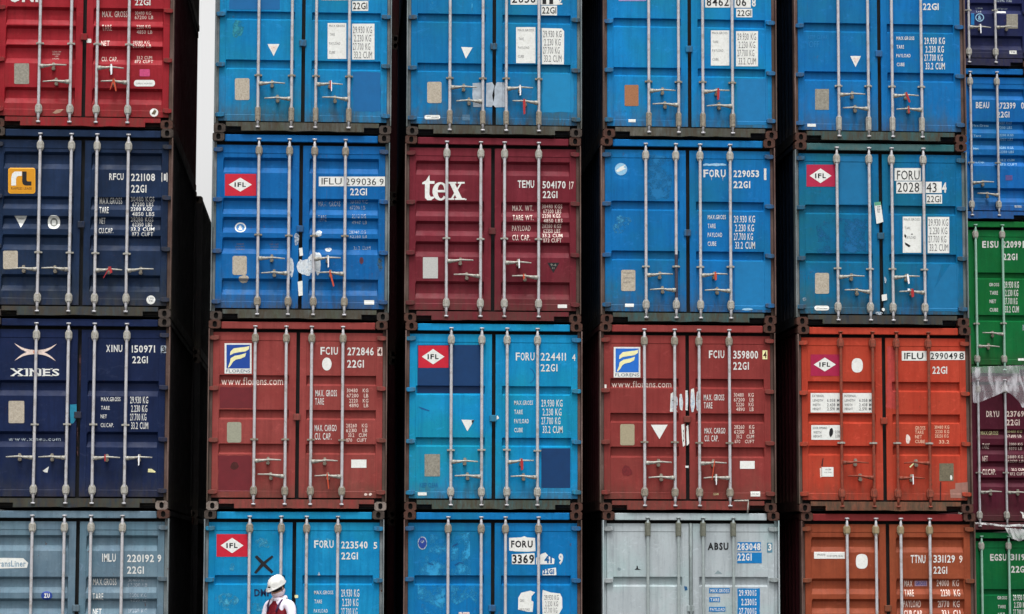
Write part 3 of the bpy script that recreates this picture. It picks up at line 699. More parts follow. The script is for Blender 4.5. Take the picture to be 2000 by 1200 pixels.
# =============== third column
p = paint('marine_blue_paint', (0, 104, 168), (8, 118, 172), .75, .4)
b = C(2, 0, 'blue container with silver tape across its door seam, in the top row', p, kind='B', grooves=[(112, 188), (525, 602)],
      bars=bars(650, 466, 742, 938, 1211), clampy=656, handles=stag(738, 852, 742, 858), sillm=SILL_STEEL, postm=POST_GREY, slim=True, brk=M_ZINC_BROWN)
b.rect('serial_panel', 974, -60, 1198, 40, M_STICK, 1); b.rect('serial_panel', 1226, -60, 1380, 42, M_STICK, 1); b.rect('serial_panel', 1230, 48, 1362, 130, M_STICK, 1)
b.lines('serial_number', [('2030', 984, -46, 1184, 26), ('11', 1240, -40, 1330, 36), ('22G1', 1238, 60, 1356, 116)], M_INK, 2, bold=.015); b.lines('check_digit', [('2', 1366, -30, 1406, 40)], M_WHITE, 2, bold=.03)
b.rect('weight_placard', 1020, 228, 1182, 530, M_STICK, 1); b.poly('weight_placard', [(1234, 236), (1402, 240), (1422, 262), (1420, 540), (1236, 538)], M_STICK, 1)
b.table([('MAX.GROSS', 1034, 244, 1168, 264), ('TARE', 1042, 316, 1084, 338), ('PAYLOAD', 1036, 390, 1130, 410), ('CUBE', 1036, 462, 1086, 484)], (1246, 252, 1400, 526, ['29.930 KG', '2.230 KG', '27.700 KG', '33.2 CUM']), M_GREYINK, 2, .0)
b.poly('warning_triangle', [(560, 394), (656, 398), (600, 492)], M_STICK)
b.rect('data_plate', 276, 686, 396, 864, M_PLATE_C, r=14)
for q, pts in enumerate(([(656, 698), (745, 692), (745, 800), (738, 898), (662, 896), (655, 800)], [(770, 696), (820, 690), (838, 720), (820, 800), (832, 870), (815, 898), (768, 896)], [(838, 740), (858, 690), (925, 692), (928, 898), (846, 900), (826, 880), (840, 800)])):
    b.poly('silver_tape', pts, M_TAPE, 1 + .4 * q)
b.rect('repainted_patch', 1238, 620, 1500, 940, M_REPAINT_SKY, 0, rag=4)
b.rect('white_sticker', 254, 964, 384, 1000, M_STICK, r=14); b.lines('sticker_print', [('CTX', 274, 972, 304, 984), ('LEASING', 308, 980, 372, 990)], M_INK, 2, bold=.02)
b.rect('faded_decal', 570, 960, 634, 1010, flat('grey_blue_decal', (84, 122, 150), .4, 40))
b.poly('scratch', [(308, -20), (320, -20), (330, 90), (324, 92)], M_REPAINT_TEAL)
b.poly('scratch', [(650, -20), (662, -20), (654, 96), (644, 92)], M_REPAINT_TEAL)
seal(b, 2, M_WHITE_TAG, .19, .09, 0, .012); seal(b, 3, M_RED_TAG, .21, .16, .0, .018)

p = paint('maroon_paint', (100, 25, 37), (118, 40, 52), .25, .25)
b = C(2, 1, 'maroon container lettered tex in large white letters', p, kind='A', grooves=[(222, 305), (458, 548), (575, 662), (695, 785), (928, 1030)],
      bars=bars(185, 309, 508, 647, 847), clampy=680, handles=stag(815, 901, 820, 906), cast='r', postm=POST_BROWN)
# big serif letters: t, e, x
T_ = [(206, 306), (208, 342), (236, 342), (236, 358), (208, 358), (206, 420), (214, 434), (232, 432), (236, 440), (216, 454), (194, 454), (180, 440), (180, 360), (163, 360), (165, 350), (186, 338)]
b.poly('logo_lettering', [(172, 444) if False else q for q in T_], M_STICK, 1, label='large white serif lettering tex')
def ring(b, name, cx, cy, rx, ry, ix, iy, a0, a1, mat, layer, dx=0):
    n = 22; o, i = [], []
    for k in range(n + 1):
        a = R(a0 + (a1 - a0) * k / n); o.append((cx + rx * math.cos(a), cy - ry * math.sin(a))); i.append((cx + dx + ix * math.cos(a), cy - iy * math.sin(a)))
    V = [b.at(*q) for q in o + i]; F = [(k, k + 1, n + 2 + k, n + 1 + k) for k in range(n)]
    b.mark(name, V, F, mat, layer)
ring(b, 'logo_lettering', 270, 402, 46, 54, 20, 42, 0, 322, M_STICK, 1.2, 4); b.rect('logo_lettering', 250, 394, 314, 408, M_STICK, 1.6)
b.poly('logo_lettering', [(322, 350), (352, 350), (398, 444), (366, 444)], M_STICK, 1.2); b.poly('logo_lettering', [(388, 350), (398, 350), (344, 444), (332, 444)], M_STICK, 1.6)
for x0, x1, y in ((312, 364, 347), (372, 412, 347), (316, 352, 442), (356, 414, 442)): b.rect('logo_serif', x0, y, x1, y + 10, M_STICK, 2)
b.oval('logo_dot', 419, 449, 4, 4, M_STICK, 1)
b.lines('serial_number', [('TEMU', 724, 338, 820, 382), ('504170', 868, 342, 1004, 386), ('22G1', 870, 400, 956, 442)], M_WHITE, bold=.02, mono=True)
b.lines('check_digit', [('7', 1036, 346, 1052, 388), ('I', 1026, 344, 1030, 390)], M_PINKISH, bold=.01)
b.table([('MAX. WT.', 694, 482, 816, 514), ('TARE WT.', 694, 540, 816, 572), ('PAYLOAD', 692, 600, 800, 632), ('CU. CAP.', 692, 656, 796, 690)],
        (868, 474, 986, 704, ['30480 KGS', '67200 LBS', ' 2200 KGS', ' 4850 LBS', '28280 KGS', '62350 LBS', ' 33.2 CUM', ' 1173 CUFT']), M_PINKISH)
b.rect('data_plate', 168, 788, 256, 912, flat('silver_plate', (188, 188, 184), .2, 60, .45, .3), r=3)
b.poly('warning_triangle', [(896, 820), (968, 820), (932, 880)], M_INK); b.lines('sticker_print', [('9-6', 916, 826, 950, 840), ('H', 926, 846, 938, 858)], M_PLATE, 2, bold=0)
b.rect('white_sticker', 958, 1066, 1012, 1086, M_STICK)
seal(b, 2, M_WHITE_TAG, .20, .07, 0, .01); seal(b, 3, M_ORANGE_TAG, .21, .02, 0, .014)

p = paint('sky_blue_paint', (0, 124, 186), (20, 142, 196), .35, .3)
b = C(2, 2, 'bright blue container with dark navy repainted squares on its doors', p, kind='B', grooves=[(430, 485), (733, 788)],
      bars=bars(160, 335, 514, 662, 840), clampy=808, handles=stag(877, 963, 879, 966), sillm=SILL_TEAL, cast='r', postm=POST_BROWN)
b.rect('repainted_patch', 136, 192, 505, 474, M_REPAINT_NAVY, 0, label='dark navy repainted square'); b.rect('repainted_patch', 862, 798, 1032, 1030, M_REPAINT_NAVY, 0, label='dark navy repainted square')
ifl(b, 142, 196, 318, 326, 162, 294, 216, 306)
b.lines('serial_number', [('FORU', 712, 236, 822, 284), ('224411', 858, 238, 1006, 284), ('4', 1042, 246, 1062, 286), ('22G1', 858, 304, 956, 348)], M_WHITE, bold=.015, mono=True)
b.table(FORU_L(703, (518, 572, 626, 678)), (862, 508, 986, 714, KG4), M_WHITE)
b.poly('warning_triangle', [(394, 630), (470, 632), (428, 698)], M_STICK); b.poly('triangle_peel', [(452, 634), (470, 632), (458, 656)], M_INK, 2)
b.rect('data_plate', 178, 832, 268, 962, M_PLATE, r=3)
b.rect('white_sticker', 138, 1056, 190, 1074, M_STICK); b.poly('white_sticker', [(594, 614), (606, 604), (614, 622), (600, 630)], M_STICK, 1)
b.poly('scratch', [(140, 552), (170, 562), (208, 576), (204, 580), (160, 568)], flat('deep_blue_scratch', (0, 82, 140)))
b.lines('small_print', [('KEEP CLEAR', 150, 1000, 256, 1026)], flat('deep_blue_print', (0, 92, 150)), bold=.0)
ring(b, 'faded_decal', 770, 372, 54, 52, 50, 48, -60, 60, flat('deep_blue_print', (0, 92, 150)), 1)
seal(b, 2, M_RED_TAG, .20, .10, 0, .02)

p = paint('worn_blue_paint', (0, 100, 168), (6, 116, 178), .4, .35)
b = C(2, 3, 'blue container with pale worn patches and a torn white serial panel, right of the worker', p, kind='B', grooves=[(770, 868), (1275, 1370)],
      bars=bars(310, 527, 850, 1087, 1410), clampy=1560, handles=stag(-.66, -.47), cast='r', postm=POST_BROWN, brk=M_ZINC_BROWN, sillm=SILL_TEAL)
b.poly('worn_paint', [(350, 370), (510, 368), (508, 770), (215, 770), (212, 680), (260, 600), (340, 530)], M_REPAINT_TEAL, 0); b.poly('worn_paint', [(556, 372), (740, 350), (742, 700), (752, 766), (556, 770)], M_REPAINT_TEAL, 0)
b.poly('worn_paint', [(230, 860), (500, 866), (500, 1060), (440, 1140), (300, 1140), (228, 1000)], M_REPAINT_TEAL, 0); b.poly('worn_paint', [(556, 868), (810, 868), (806, 1060), (740, 980), (610, 1060), (556, 1030)], M_REPAINT_TEAL, 0)
b.oval('roundel_sticker', 275, 455, 46, 64, M_DULLW); b.oval('roundel_centre', 275, 455, 38, 54, M_ROUNDEL, 2); b.blob('roundel_mark', 275, 440, 22, 18, M_DULLW, 3, 61)
b.poly('serial_panel', [(1120, 404), (1240, 400), (1270, 388), (1300, 400), (1376, 406), (1380, 534), (1300, 540), (1180, 536), (1122, 528)], M_STICK, 1, label='torn white panel lettered FORU'); b.lines('serial_number', [('FORU', 1142, 430, 1352, 500)], M_INK, 2, bold=.03)
b.poly('serial_panel', [(1148, 565), (1370, 552), (1372, 664), (1150, 660)], M_STICK, 1); b.lines('serial_number', [('3369', 1154, 566, 1366, 656)], M_INK, 2, bold=.03)
b.poly('serial_panel', [(1384, 600), (1440, 560), (1478, 548), (1510, 584), (1566, 610), (1560, 660), (1384, 664)], M_STICK, 1); b.lines('serial_number', [('41', 1466, 576, 1540, 652)], flat('blue_ink', (0, 92, 150)), 2, bold=.04)
b.lines('check_digit', [('9', 1604, 556, 1650, 666)], M_WHITE, 1, bold=.05)
b.poly('serial_panel', [(1450, 716), (1580, 694), (1584, 768), (1448, 770)], M_STICK, 1); b.lines('serial_number', [('22G1', 1452, 708, 1562, 760)], flat('blue_ink', (0, 92, 150)), 2, bold=.05)
b.poly('weight_placard', [(1212, 990), (1240, 940), (1330, 920), (1376, 936), (1340, 976), (1338, 1016), (1360, 1028), (1352, 1128), (1300, 1126), (1210, 1104)], M_STICK, 1)
b.poly('weight_placard', [(1450, 912), (1530, 938), (1620, 948), (1640, 990), (1642, 1090), (1610, 1148), (1448, 1150), (1444, 1000)], M_STICK, 1)
b.table([('GRS', 1226, 1004, 1270, 1030), ('PAYLOAD', 1226, 1092, 1324, 1116)], (1466, 956, 1606, 1142, ['29.930 KG', '2.230 KG', '27.700 KG']), M_GREYINK, 2, 0)
b.rect('sticker', 630, 1130, 735, 1200, M_PINKISH); b.lines('sticker_print', [('HIGH', 640, 1142, 726, 1158)], M_RED_TAG, 2, bold=0)
sc_ = flat('navy_scratch', (0, 66, 122))
b.poly('scratch', [(560, 492), (580, 474), (620, 456), (622, 468), (584, 486)], sc_); b.poly('scratch', [(584, 664), (600, 676), (630, 652), (680, 656), (676, 648), (630, 642), (602, 664)], sc_); b.poly('scratch', [(320, 634), (350, 654), (384, 660), (380, 668), (346, 662)], sc_)

# =============== fourth column
p = paint('cerulean_paint', (0, 112, 182), (6, 126, 190), .45, .2)
b = C(3, 0, 'blue container with a copper-coloured data plate, in the top row', p, kind='B', grooves=[(150, 226), (562, 638)],
      bars=bars(690, 503, 752, 955, 1203), clampy=686, handles=stag(766, 882, 768, 884), sillm=SILL_STEEL, postm=POST_BROWN, slim=True, brk=M_ZINC_BROWN, cast='r')
b.rect('serial_panel', 974, -60, 1186, 64, M_STICK, 1); b.rect('serial_panel', 1220, -60, 1356, 66, M_STICK, 1); b.rect('serial_panel', 1234, 74, 1368, 146, M_STICK, 1)
b.lines('serial_number', [('8462', 986, -18, 1172, 52), ('06', 1232, -18, 1318, 54), ('22G1', 1244, 86, 1360, 136)], M_INK, 2, bold=.015); b.lines('check_digit', [('8', 1364, -14, 1398, 58)], M_WHITE, 2, bold=.03)
b.rect('weight_placard', 1022, 256, 1176, 550, M_STICK, 1); b.rect('weight_placard', 1232, 262, 1416, 556, M_STICK, 1)
b.table([('MAX.GROSS', 1032, 268, 1160, 288), ('TARE', 1038, 342, 1084, 362), ('PAYLOAD', 1034, 414, 1126, 436), ('CUBE', 1036, 486, 1086, 508)], (1244, 274, 1400, 548, ['29.930 KG', '2.230 KG', '27.700 KG', '33.2 CUM']), M_GREYINK, 2, .0)
b.rect('data_plate', 300, 712, 416, 888, M_PLATE_B, r=8); b.rect('white_sticker', 332, 1000, 392, 1024, M_STICK); b.rect('sticker', 250, -70, 480, 10, M_MAG if False else flat('mauve_decal', (150, 140, 190)))
b.lines('faded_print', [('KEEP', 250, 920, 320, 940), ('CLEAR', 340, 920, 420, 944)], M_REPAINT_TEAL, bold=0)
b.rect('repainted_patch', 1240, 660, 1500, 1046, flat('lighter_blue_repaint', (4, 112, 168), .16, 8, patchy=None), 0, rag=3)
seal(b, 2, M_RED_TAG, .21, .11, -.01, .02); 

p = paint('plain_blue_paint', (0, 96, 166), (4, 108, 174), .55, .2)
b = C(3, 1, 'blue container with a pale swallow roundel and no emblem panel', p, kind='B', grooves=[(457, 514), (749, 806)],
      bars=bars(190, 334, 510, 652, 828), clampy=843, handles=stag(897, 982, 895, 984), sillm=SILL_TEAL, postm=POST_BROWN, cast='r')
b.oval('roundel_sticker', 189, 272, 36, 36, flat('pale_blue_roundel', (140, 190, 220), .2, 30)); b.poly('roundel_mark', [(158, 282), (186, 258), (216, 246), (202, 262), (218, 268), (190, 282), (170, 290)], M_STICK, 2)
b.lines('serial_number', [('FORU', 672, 274, 802, 320), ('229053', 848, 278, 998, 320), ('22G1', 848, 342, 946, 384)], M_WHITE, bold=.03, mono=True)
b.lines('check_digit', [('1', 1026, 268, 1040, 336)], M_WHITE, bold=.03); b.poly('paint_drip', [(716, 320), (722, 320), (720, 340)], M_DULLW); b.poly('paint_drip', [(782, 320), (788, 320), (786, 342)], M_DULLW)
b.rect('worn_paint', 670, 240, 806, 252, M_PALEB, 1, rag=3)
b.table(FORU_L(697, (540, 592, 644, 696), 106, 46, 84, 50), (850, 540, 974, 744, KG4), M_WHITE)
b.rect('data_plate', 190, 862, 273, 986, M_PLATE_C, r=8); b.lines('plate_print', [('CSC SAFETY', 202, 876, 262, 884), ('APPROVAL', 202, 906, 262, 914), ('DATE', 202, 930, 244, 938)], M_GREYINK, 2, bold=0)
b.rect('white_sticker', 212, 1060, 264, 1080, M_STICK); b.rect('repainted_patch', 856, 810, 1066, 1096, flat('lighter_blue_repaint', (4, 112, 168), .16, 8, patchy=None), 0, rag=2)
b.blob('worn_paint', 200, 585, 80, 70, flat('scuffed_blue', (50, 138, 186), .4, 24, patchy=11), 0, 71, j=.7); b.rect('worn_paint', 340, 190, 480, 450, flat('slightly_faded_blue', (6, 108, 164), .2, 12, patchy=3.5), 0, rag=10)
b.blob('chipped_paint', 930, 1094, 38, 8, M_PALEB, 1, 72)
rd = b.hand[1][0]; bm = bmesh.new(); tube(bm, [(0, .02, .36), (0, .02, .96)], .0222, 12, False); new_obj('worn_sleeve', finish(bm, 'worn_sleeve', True), flat('dark_bare_steel', (64, 58, 72), .3, 30), rd)
seal(b, 2, M_ORANGE_TAG, .20, .06, 0, .018)

p = paint('rust_red_paint', (125, 46, 44), (141, 60, 56), .25, .3)
b = C(3, 2, 'brick red container with the leaf emblem and a white triangle, above the pale grey container', p, kind='B', grooves=[(387, 446), (590, 648), (788, 852)],
      bars=bars(170, 326, 503, 646, 823), clampy=763, handles=stag(884, 970, 886, 970), cast='r', postm=POST_BROWN, brk=M_ZINC_BROWN)
leaf(b, 146, 204, 302, 383, M_SKYSIGN)
b.lines('web_address', [('www.florens.com', 136, 402, 486, 440)], M_PINKISH, bold=.005)
b.lines('serial_number', [('FCIU', 704, 224, 794, 270), ('359800', 846, 226, 992, 274), ('22G1', 846, 292, 938, 338)], M_WHITE, bold=.02, mono=True)
b.rect('check_digit_box', 1018, 224, 1046, 276, M_CREAM); b.lines('check_digit', [('4', 1022, 230, 1042, 270)], M_SOOT, 2, bold=.02)
b.table([('MAX. GROSS', 674, 482, 794, 518), ('TARE', 674, 528, 724, 564), ('MAX. CARGO', 678, 678, 800, 712), ('CU. CAP.', 678, 722, 760, 758)], None, M_WHITE)
b.lines('weight_figures', [('30480   KG', 850, 474, 966, 496), ('67200   LB', 850, 502, 966, 524), ('2220   KG', 864, 530, 966, 552), ('4890   LB', 864, 558, 966, 580), ('28260   KG', 852, 662, 970, 684), ('62310   LB', 852, 690, 970, 712), ('33.2   CUM', 864, 718, 968, 740), ('1170   CUFT', 856, 748, 970, 768)], M_PINKISH, bold=.005)
b.poly('warning_triangle', [(364, 660), (462, 660), (414, 744)], M_STICK)
b.rect('data_plate', 184, 656, 268, 780, flat('khaki_plate', (160, 150, 124), .2, 50, .5), r=10); b.rect('white_sticker', 886, 872, 972, 918, M_STICK); b.rect('white_sticker', 948, 1050, 1004, 1080, M_STICK); b.lines('sticker_print', [('NO 4120', 956, 1060, 996, 1068)], M_GREYINK, 2, bold=0)
b.blob('soot_mark', 228, 930, 40, 44, flat('faint_soot', (112, 30, 34), .4, 30), 1, 73, j=.6); b.lines('small_print', [('CLEAN', 730, 1060, 760, 1072)], M_CREAM, bold=0)
for q, pts in enumerate(([(480, 478), (495, 468), (500, 560), (520, 582), (476, 584)], [(532, 482), (545, 480), (552, 530), (548, 578), (534, 570)], [(566, 458), (580, 460), (574, 520), (580, 576), (566, 574)], [(598, 452), (616, 446), (622, 520), (614, 584), (602, 586), (596, 520)], [(632, 470), (640, 462), (642, 578), (632, 574)], [(542, 660), (560, 654), (564, 780), (552, 790), (546, 740)], [(570, 670), (582, 660), (588, 770), (574, 784)])):
    b.poly('torn_label', pts, M_STICK, 1 + q * .2)
for q, (cx, cy, rx, ry) in enumerate(((500, 526, 24, 58), (540, 528, 12, 50), (608, 520, 16, 66), (638, 520, 11, 58), (574, 520, 9, 60))): b.blob('torn_label', cx, cy, rx, ry, M_TORN, 2.5 + q * .2, 120 + q, j=.3)
b.lines('label_print', [('4', 488, 500, 512, 530), ('3', 568, 676, 574, 700), ('3', 552, 690, 558, 760)], M_INK, 4, bold=0)
b.rect('chipped_paint', 566, 900, 584, 912, M_STICK); b.rect('chipped_paint', 92, 424, 104, 450, M_STICK, 1)
seal(b, 2, M_ORANGE_TAG, .20, .22, -.04, .008); seal(b, 3, M_WHITE_TAG, .20, .09, 0, .008)
bm = bmesh.new(); q = [b.at(*p_, 0) for p_ in ((850, 1106), (934, 1104), (932, 1140), (930, 1180))]; tube(bm, [(x_, -.012, z_) for x_, z_ in q], [.010, .012, .012, .009], 8); new_obj('bent_bar', finish(bm, 'bent_bar', True), M_ZINC_DIRTY, b.root)

p = paint('pale_grey_paint', (160, 168, 172), (172, 180, 183), .2, .15)
b = C(3, 3, 'pale grey container at ground level', p, kind='B', grooves=[(783, 880), (1290, 1388)],
      bars=bars(330, 577, 877, 1117, 1412), clampy=1560, handles=stag(-.66, -.47), cast='r', postm=p, slim=True, brk=flat('dark_olive_steel', (110, 112, 100), .4, 30), rodm=flat('grey_painted_bar', (150, 160, 160), .2, 20))
new_obj('seam_seal', finish((lambda bm: (tube(bm, [(0.0, YF - .012, z) for z in (.2, 1.2, 1.36, 1.8, 2.43)], [.024, .024, .026, .022, .02], 8), bm)[1])(bmesh.new()), 'seam_seal', True), flat('grey_seal', (128, 138, 138), .35, 12), b.doors[1])
b.lines('serial_number', [('ABSU', 1162, 450, 1364, 524)], M_INK, bold=.04)
b.rect('serial_panel', 1452, 446, 1680, 532, M_BLUESIGN, 1); b.rect('serial_panel', 1450, 548, 1690, 652, M_BLUESIGN, 1, label='blue painted panel lettered 22G1'); b.rect('serial_panel', 1740, 452, 1792, 548, flat('teal_grey_panel', (86, 130, 150), .2), 1)
b.lines('serial_number', [('283048', 1452, 456, 1676, 526), ('22G1', 1452, 556, 1590, 628), ('3', 1750, 460, 1784, 530)], M_WHITE, 2, bold=.03, mono=True)
for q, (x0, y0, x1, y1, t) in enumerate(((1176, 895, 1376, 945, 'MAX.GROSS'), (1176, 984, 1282, 1032, 'TARE'), (1174, 1078, 1334, 1126, 'PAYLOAD'))):
    b.rect('weight_panel', x0, y0, x1, y1, M_BLUESIGN, 1, rag=2); b.lines('weight_table', [(t, x0 + 12, y0 + 10, x1 - 8, y1 - 8)], M_WHITE, 2, bold=.02)
b.rect('weight_panel', 1452, 898, 1670, 1200, M_BLUESIGN, 1, rag=3); b.lines('weight_table', [('29.930', 1466, 912, 1590, 972), ('KG', 1600, 912, 1636, 972), ('2.230', 1490, 998, 1590, 1064), ('KG', 1600, 998, 1636, 1064), ('27.700', 1466, 1088, 1590, 1150), ('KG', 1600, 1088, 1636, 1150)], M_WHITE, 2, bold=.02)
b.poly('tar_mark', [(446, 716), (466, 700), (468, 676), (478, 678), (482, 704), (514, 718), (480, 716)], M_INK); b.blob('tar_mark', 296, 706, 24, 22, flat('grey_smudge', (128, 144, 148)), 1, 81, j=.7); b.poly('faded_decal', [(1226, 756), (1262, 722), (1304, 754)], flat('grey_smudge', (128, 144, 148)))
b.poly('blue_chip', [(930, 876), (958, 880), (964, 914), (938, 920)], flat('dark_blue_chip', (30, 84, 128)))

# =============== fifth column
p = paint('strong_blue_paint', (0, 98, 170), (4, 110, 178), .45, .2)
b = C(4, 0, 'blue container with white triangle and stencilled weights, top of the column beside the far stack', p, kind='B', grooves=[(190, 268), (597, 676)],
      bars=bars(720, 464, 712, 912, 1158), clampy=720, handles=stag(800, 914, 802, 916), sillm=SILL_TEAL, postm=POST_BROWN, slim=True, brk=M_ZINC_DIRTY, cast='r')
b.lines('serial_number', [('22G1', 1168, 28, 1300, 86)], M_WHITE, bold=.03)
b.table([('MAX.GROSS', 946, 306, 1096, 336), ('TARE', 948, 378, 1010, 408), ('PAYLOAD', 946, 452, 1064, 482), ('CUBE', 950, 526, 1014, 556)], (1180, 308, 1352, 590, KG4), M_WHITE, bold=.02)
b.poly('warning_triangle', [(560, 470), (650, 470), (604, 562)], M_STICK); b.poly('warning_triangle_core', [(582, 484), (632, 484), (604, 536)], M_PINKISH, 2)
b.rect('data_plate', 266, 746, 382, 920, M_PLATE, r=3); b.rect('white_sticker', 200, 1038, 272, 1062, M_STICK)
b.lines('faded_print', [('KEEP CLEAR', 205, 296, 370, 330), ('OFF', 215, 345, 300, 398)], flat('scuffed_blue_print', (20, 118, 178)), bold=0)
seal(b, 2, M_RED_TAG, .19, .09, .04, .016); seal(b, 3, M_RED_TAG, .20, .05, 0, .010)

p = paint('petrol_blue_paint', (0, 92, 140), (0, 104, 160), .5, .35)
b = C(4, 1, 'petrol blue container with red IFL emblem, white serial panels and a dangling label', p, kind='B', grooves=[(480, 536), (765, 820)],
      bars=bars(210, 313, 502, 634, 820), clampy=857, handles=stag(907, 993, 908, 994), sillm=SILL_NAVY, postm=POST_GREY, cast='r', headm=SILL_TEAL)
ifl(b, 136, 246, 304, 374, 154, 282, 268, 354, flat('crimson_sign', (172, 28, 66), .15))
b.rect('repainted_patch', 330, 196, 498, 478, flat('dim_blue_repaint', (0, 104, 152), .16, 8), 0, rag=2); b.rect('repainted_patch', 846, 830, 1026, 1106, flat('dim_blue_repaint', (0, 104, 152), .16, 8), 0, rag=5)
b.rect('worn_paint', 200, 560, 490, 760, flat('mid_blue_wear', (0, 96, 148), .2, 12, patchy=3.5), 0, rag=14)
b.rect('serial_panel', 652, 266, 806, 340, M_STICK, 1); b.rect('serial_panel', 662, 344, 816, 414, M_STICK, 1.3); b.rect('serial_panel', 834, 346, 928, 412, M_STICK, 1); b.rect('serial_panel', 838, 420, 930, 474, M_STICK, 1)
b.lines('serial_number', [('FORU', 666, 280, 798, 334), ('2028', 668, 350, 796, 406), ('43', 838, 352, 898, 408), ('22G1', 842, 428, 922, 466)], M_INK, 3, bold=.0); b.lines('check_digit', [('4', 930, 350, 956, 410)], M_WHITE, 2, bold=.04)
b.rect('weight_placard', 700, 550, 808, 762, M_STICK, 1); b.rect('weight_placard', 846, 552, 972, 764, M_STICK, 1)
b.table([('MAX.GROSS', 706, 560, 798, 574), ('TARE', 712, 610, 744, 624), ('PAYLOAD', 716, 664, 776, 680)], (850, 560, 966, 756, ['29.930 KG', '2.230 KG', '27.700 KG', '33.2 CUM']), M_GREYINK, 2, 0)
b.poly('tear_mark', [(710, 700), (730, 710), (746, 722), (736, 730), (716, 716)], M_INK, 2); b.poly('tear_mark', [(712, 650), (722, 664), (716, 676), (708, 664)], M_INK, 2); b.poly('tear_mark', [(746, 656), (754, 648), (760, 656)], M_INK, 2)
b.rect('data_plate', 186, 880, 268, 1002, M_PLATE_C, r=10); b.rect('white_sticker', 182, 1072, 268, 1100, M_STICK, r=13); b.lines('sticker_print', [('CTX', 194, 1082, 212, 1090), ('LEASING', 216, 1084, 256, 1090)], M_INK, 2, bold=0)
b.poly('dangling_label', [(530, 468), (568, 464), (584, 582), (544, 594)], M_STICK, 16); b.lines('label_print', [('REF', 548, 490, 566, 528)], M_GREYINK, 17, bold=0); b.poly('label_edge', [(530, 468), (568, 464), (570, 484), (534, 488)], flat('green_label_edge', (90, 160, 130)), 17)
b.poly('torn_label', [(574, 1010), (604, 1004), (606, 1040), (576, 1046)], M_STICK, 16); b.blob('torn_label', 560, 1118, 24, 12, M_DULLW, 14, 91); b.blob('torn_label', 596, 920, 9, 26, M_DULLW, 14, 92, j=.6); b.blob('torn_label', 584, 1096, 10, 12, M_STICK, 15, 93); b.blob('torn_label', 124, 1034, 14, 12, M_DULLW, 1, 94)
seal(b, 2, M_WHITE_TAG, .20, .08, .01, .014); seal(b, 3, M_WHITE_TAG, .24, -.03, 0, .026); seal(b, 3, M_RED_TAG, .19, .06, 0, .022)

p = paint('orange_paint', (166, 54, 36), (180, 68, 48), .3, .7)
b = C(4, 2, 'orange container with magenta IFL emblem and rusty bars', p, kind='B', grooves=[(405, 465), (595, 652), (782, 840)],
      bars=bars(200, 336, 523, 663, 850), clampy=765, handles=[(882, 1), (970, -1), (972, 1), (884, -1)], rodm=M_RUSTBAR, cast='r', postm=POST_BROWN, sillm=paint('rusty_sill_paint', (120, 62, 44), (140, 96, 76), .8, 1.))
ifl(b, 160, 248, 332, 374, 178, 308, 266, 348, M_MAG)
b.oval('oval_label', 433, 312, 33, 42, M_STICK, p=2.5)
b.rect('serial_panel', 694, 228, 840, 284, M_STICK, 1); b.rect('serial_panel', 858, 230, 1064, 280, M_STICK, 1)
b.lines('serial_number', [('IFLU', 708, 238, 820, 276), ('299049', 862, 238, 1020, 276), ('8', 1030, 238, 1058, 276)], M_INK, 2, bold=.015)
b.lines('serial_number', [('22G1', 874, 318, 960, 362)], M_WHITE, bold=.02)
for x0, x1 in ((160, 334), (348, 522)):
    b.rect('dimension_placard', x0, 474, x1, 588, M_STICK, 1)
    b.lines('placard_print', [('EXTERNAL' if x0 < 200 else 'INTERNAL', x0 + 10, 484, x0 + 80, 498), ('LENGTH', x0 + 12, 510, x0 + 72, 524), ('WIDTH', x0 + 12, 536, x0 + 56, 550), ('HEIGHT', x0 + 12, 560, x0 + 60, 574), ('6.058 M', x0 + 96, 508, x0 + 168, 526), ('2.438 M', x0 + 96, 534, x0 + 168, 552), ('2.591 M', x0 + 96, 558, x0 + 168, 576)], M_GREYINK, 2, bold=.01)
b.rect('dimension_placard', 164, 662, 336, 748, M_STICK, 1); b.lines('placard_print', [('DOOR OPENING', 172, 672, 256, 686), ('WIDTH', 176, 698, 222, 712), ('HEIGHT', 176, 720, 226, 734), ('2.34', 304, 694, 330, 710), ('2.28', 304, 718, 330, 734)], M_GREYINK, 2, bold=.01); b.blob('tar_mark', 278, 705, 16, 36, M_INK, 3, 95, j=.6)
b.rect('white_sticker', 224, 908, 294, 964, M_STICK); b.lines('sticker_print', [('ACEP', 246, 918, 280, 926), ('CN 0412', 240, 936, 284, 942)], M_GREYINK, 2, bold=0); b.poly('tar_mark', [(222, 900), (230, 856), (236, 856), (230, 905)], M_SOOT); b.poly('torn_label', [(214, 914), (226, 912), (226, 966), (216, 968)], M_PINKISH, 1)
b.lines('weight_table', [('GROSS', 772, 668, 832, 690), ('TARE', 772, 694, 822, 714), ('NET', 772, 720, 812, 740), ('CUBE', 772, 748, 830, 768), ('30480 KG', 886, 664, 972, 684), ('2230 KG', 890, 690, 972, 710), ('28250 KG', 888, 716, 968, 736), ('33.2', 912, 750, 972, 770)], flat('peach_print', (222, 176, 150), .3, 40), bold=.02)
b.blob('chipped_paint', 732, 740, 18, 34, M_PINKISH, 1, 96, j=.5)
b.rect('data_plate', 914, 886, 998, 990, flat('olive_plate', (112, 104, 84), .4, 40, .6), r=3); b.blob('plate_chip', 984, 970, 8, 16, M_STICK, 2, 97)
b.poly('primer_patch', [(1008, 1002), (1080, 996), (1082, 1062), (1060, 1090), (980, 1088), (976, 1040), (1008, 1036)], M_GREYPATCH, 0, label='grey-pink primer patch at the lower corner'); b.rect('primer_patch', 604, 200, 658, 560, flat('thin_primer', (176, 62, 56), .3, 20), 0, rag=8)
b.poly('rust_streak', [(918, 996), (926, 994), (924, 1100), (916, 1100)], M_SOOT, 1); b.poly('scratch', [(738, 906), (762, 884), (768, 888), (744, 912)], M_CREAM)
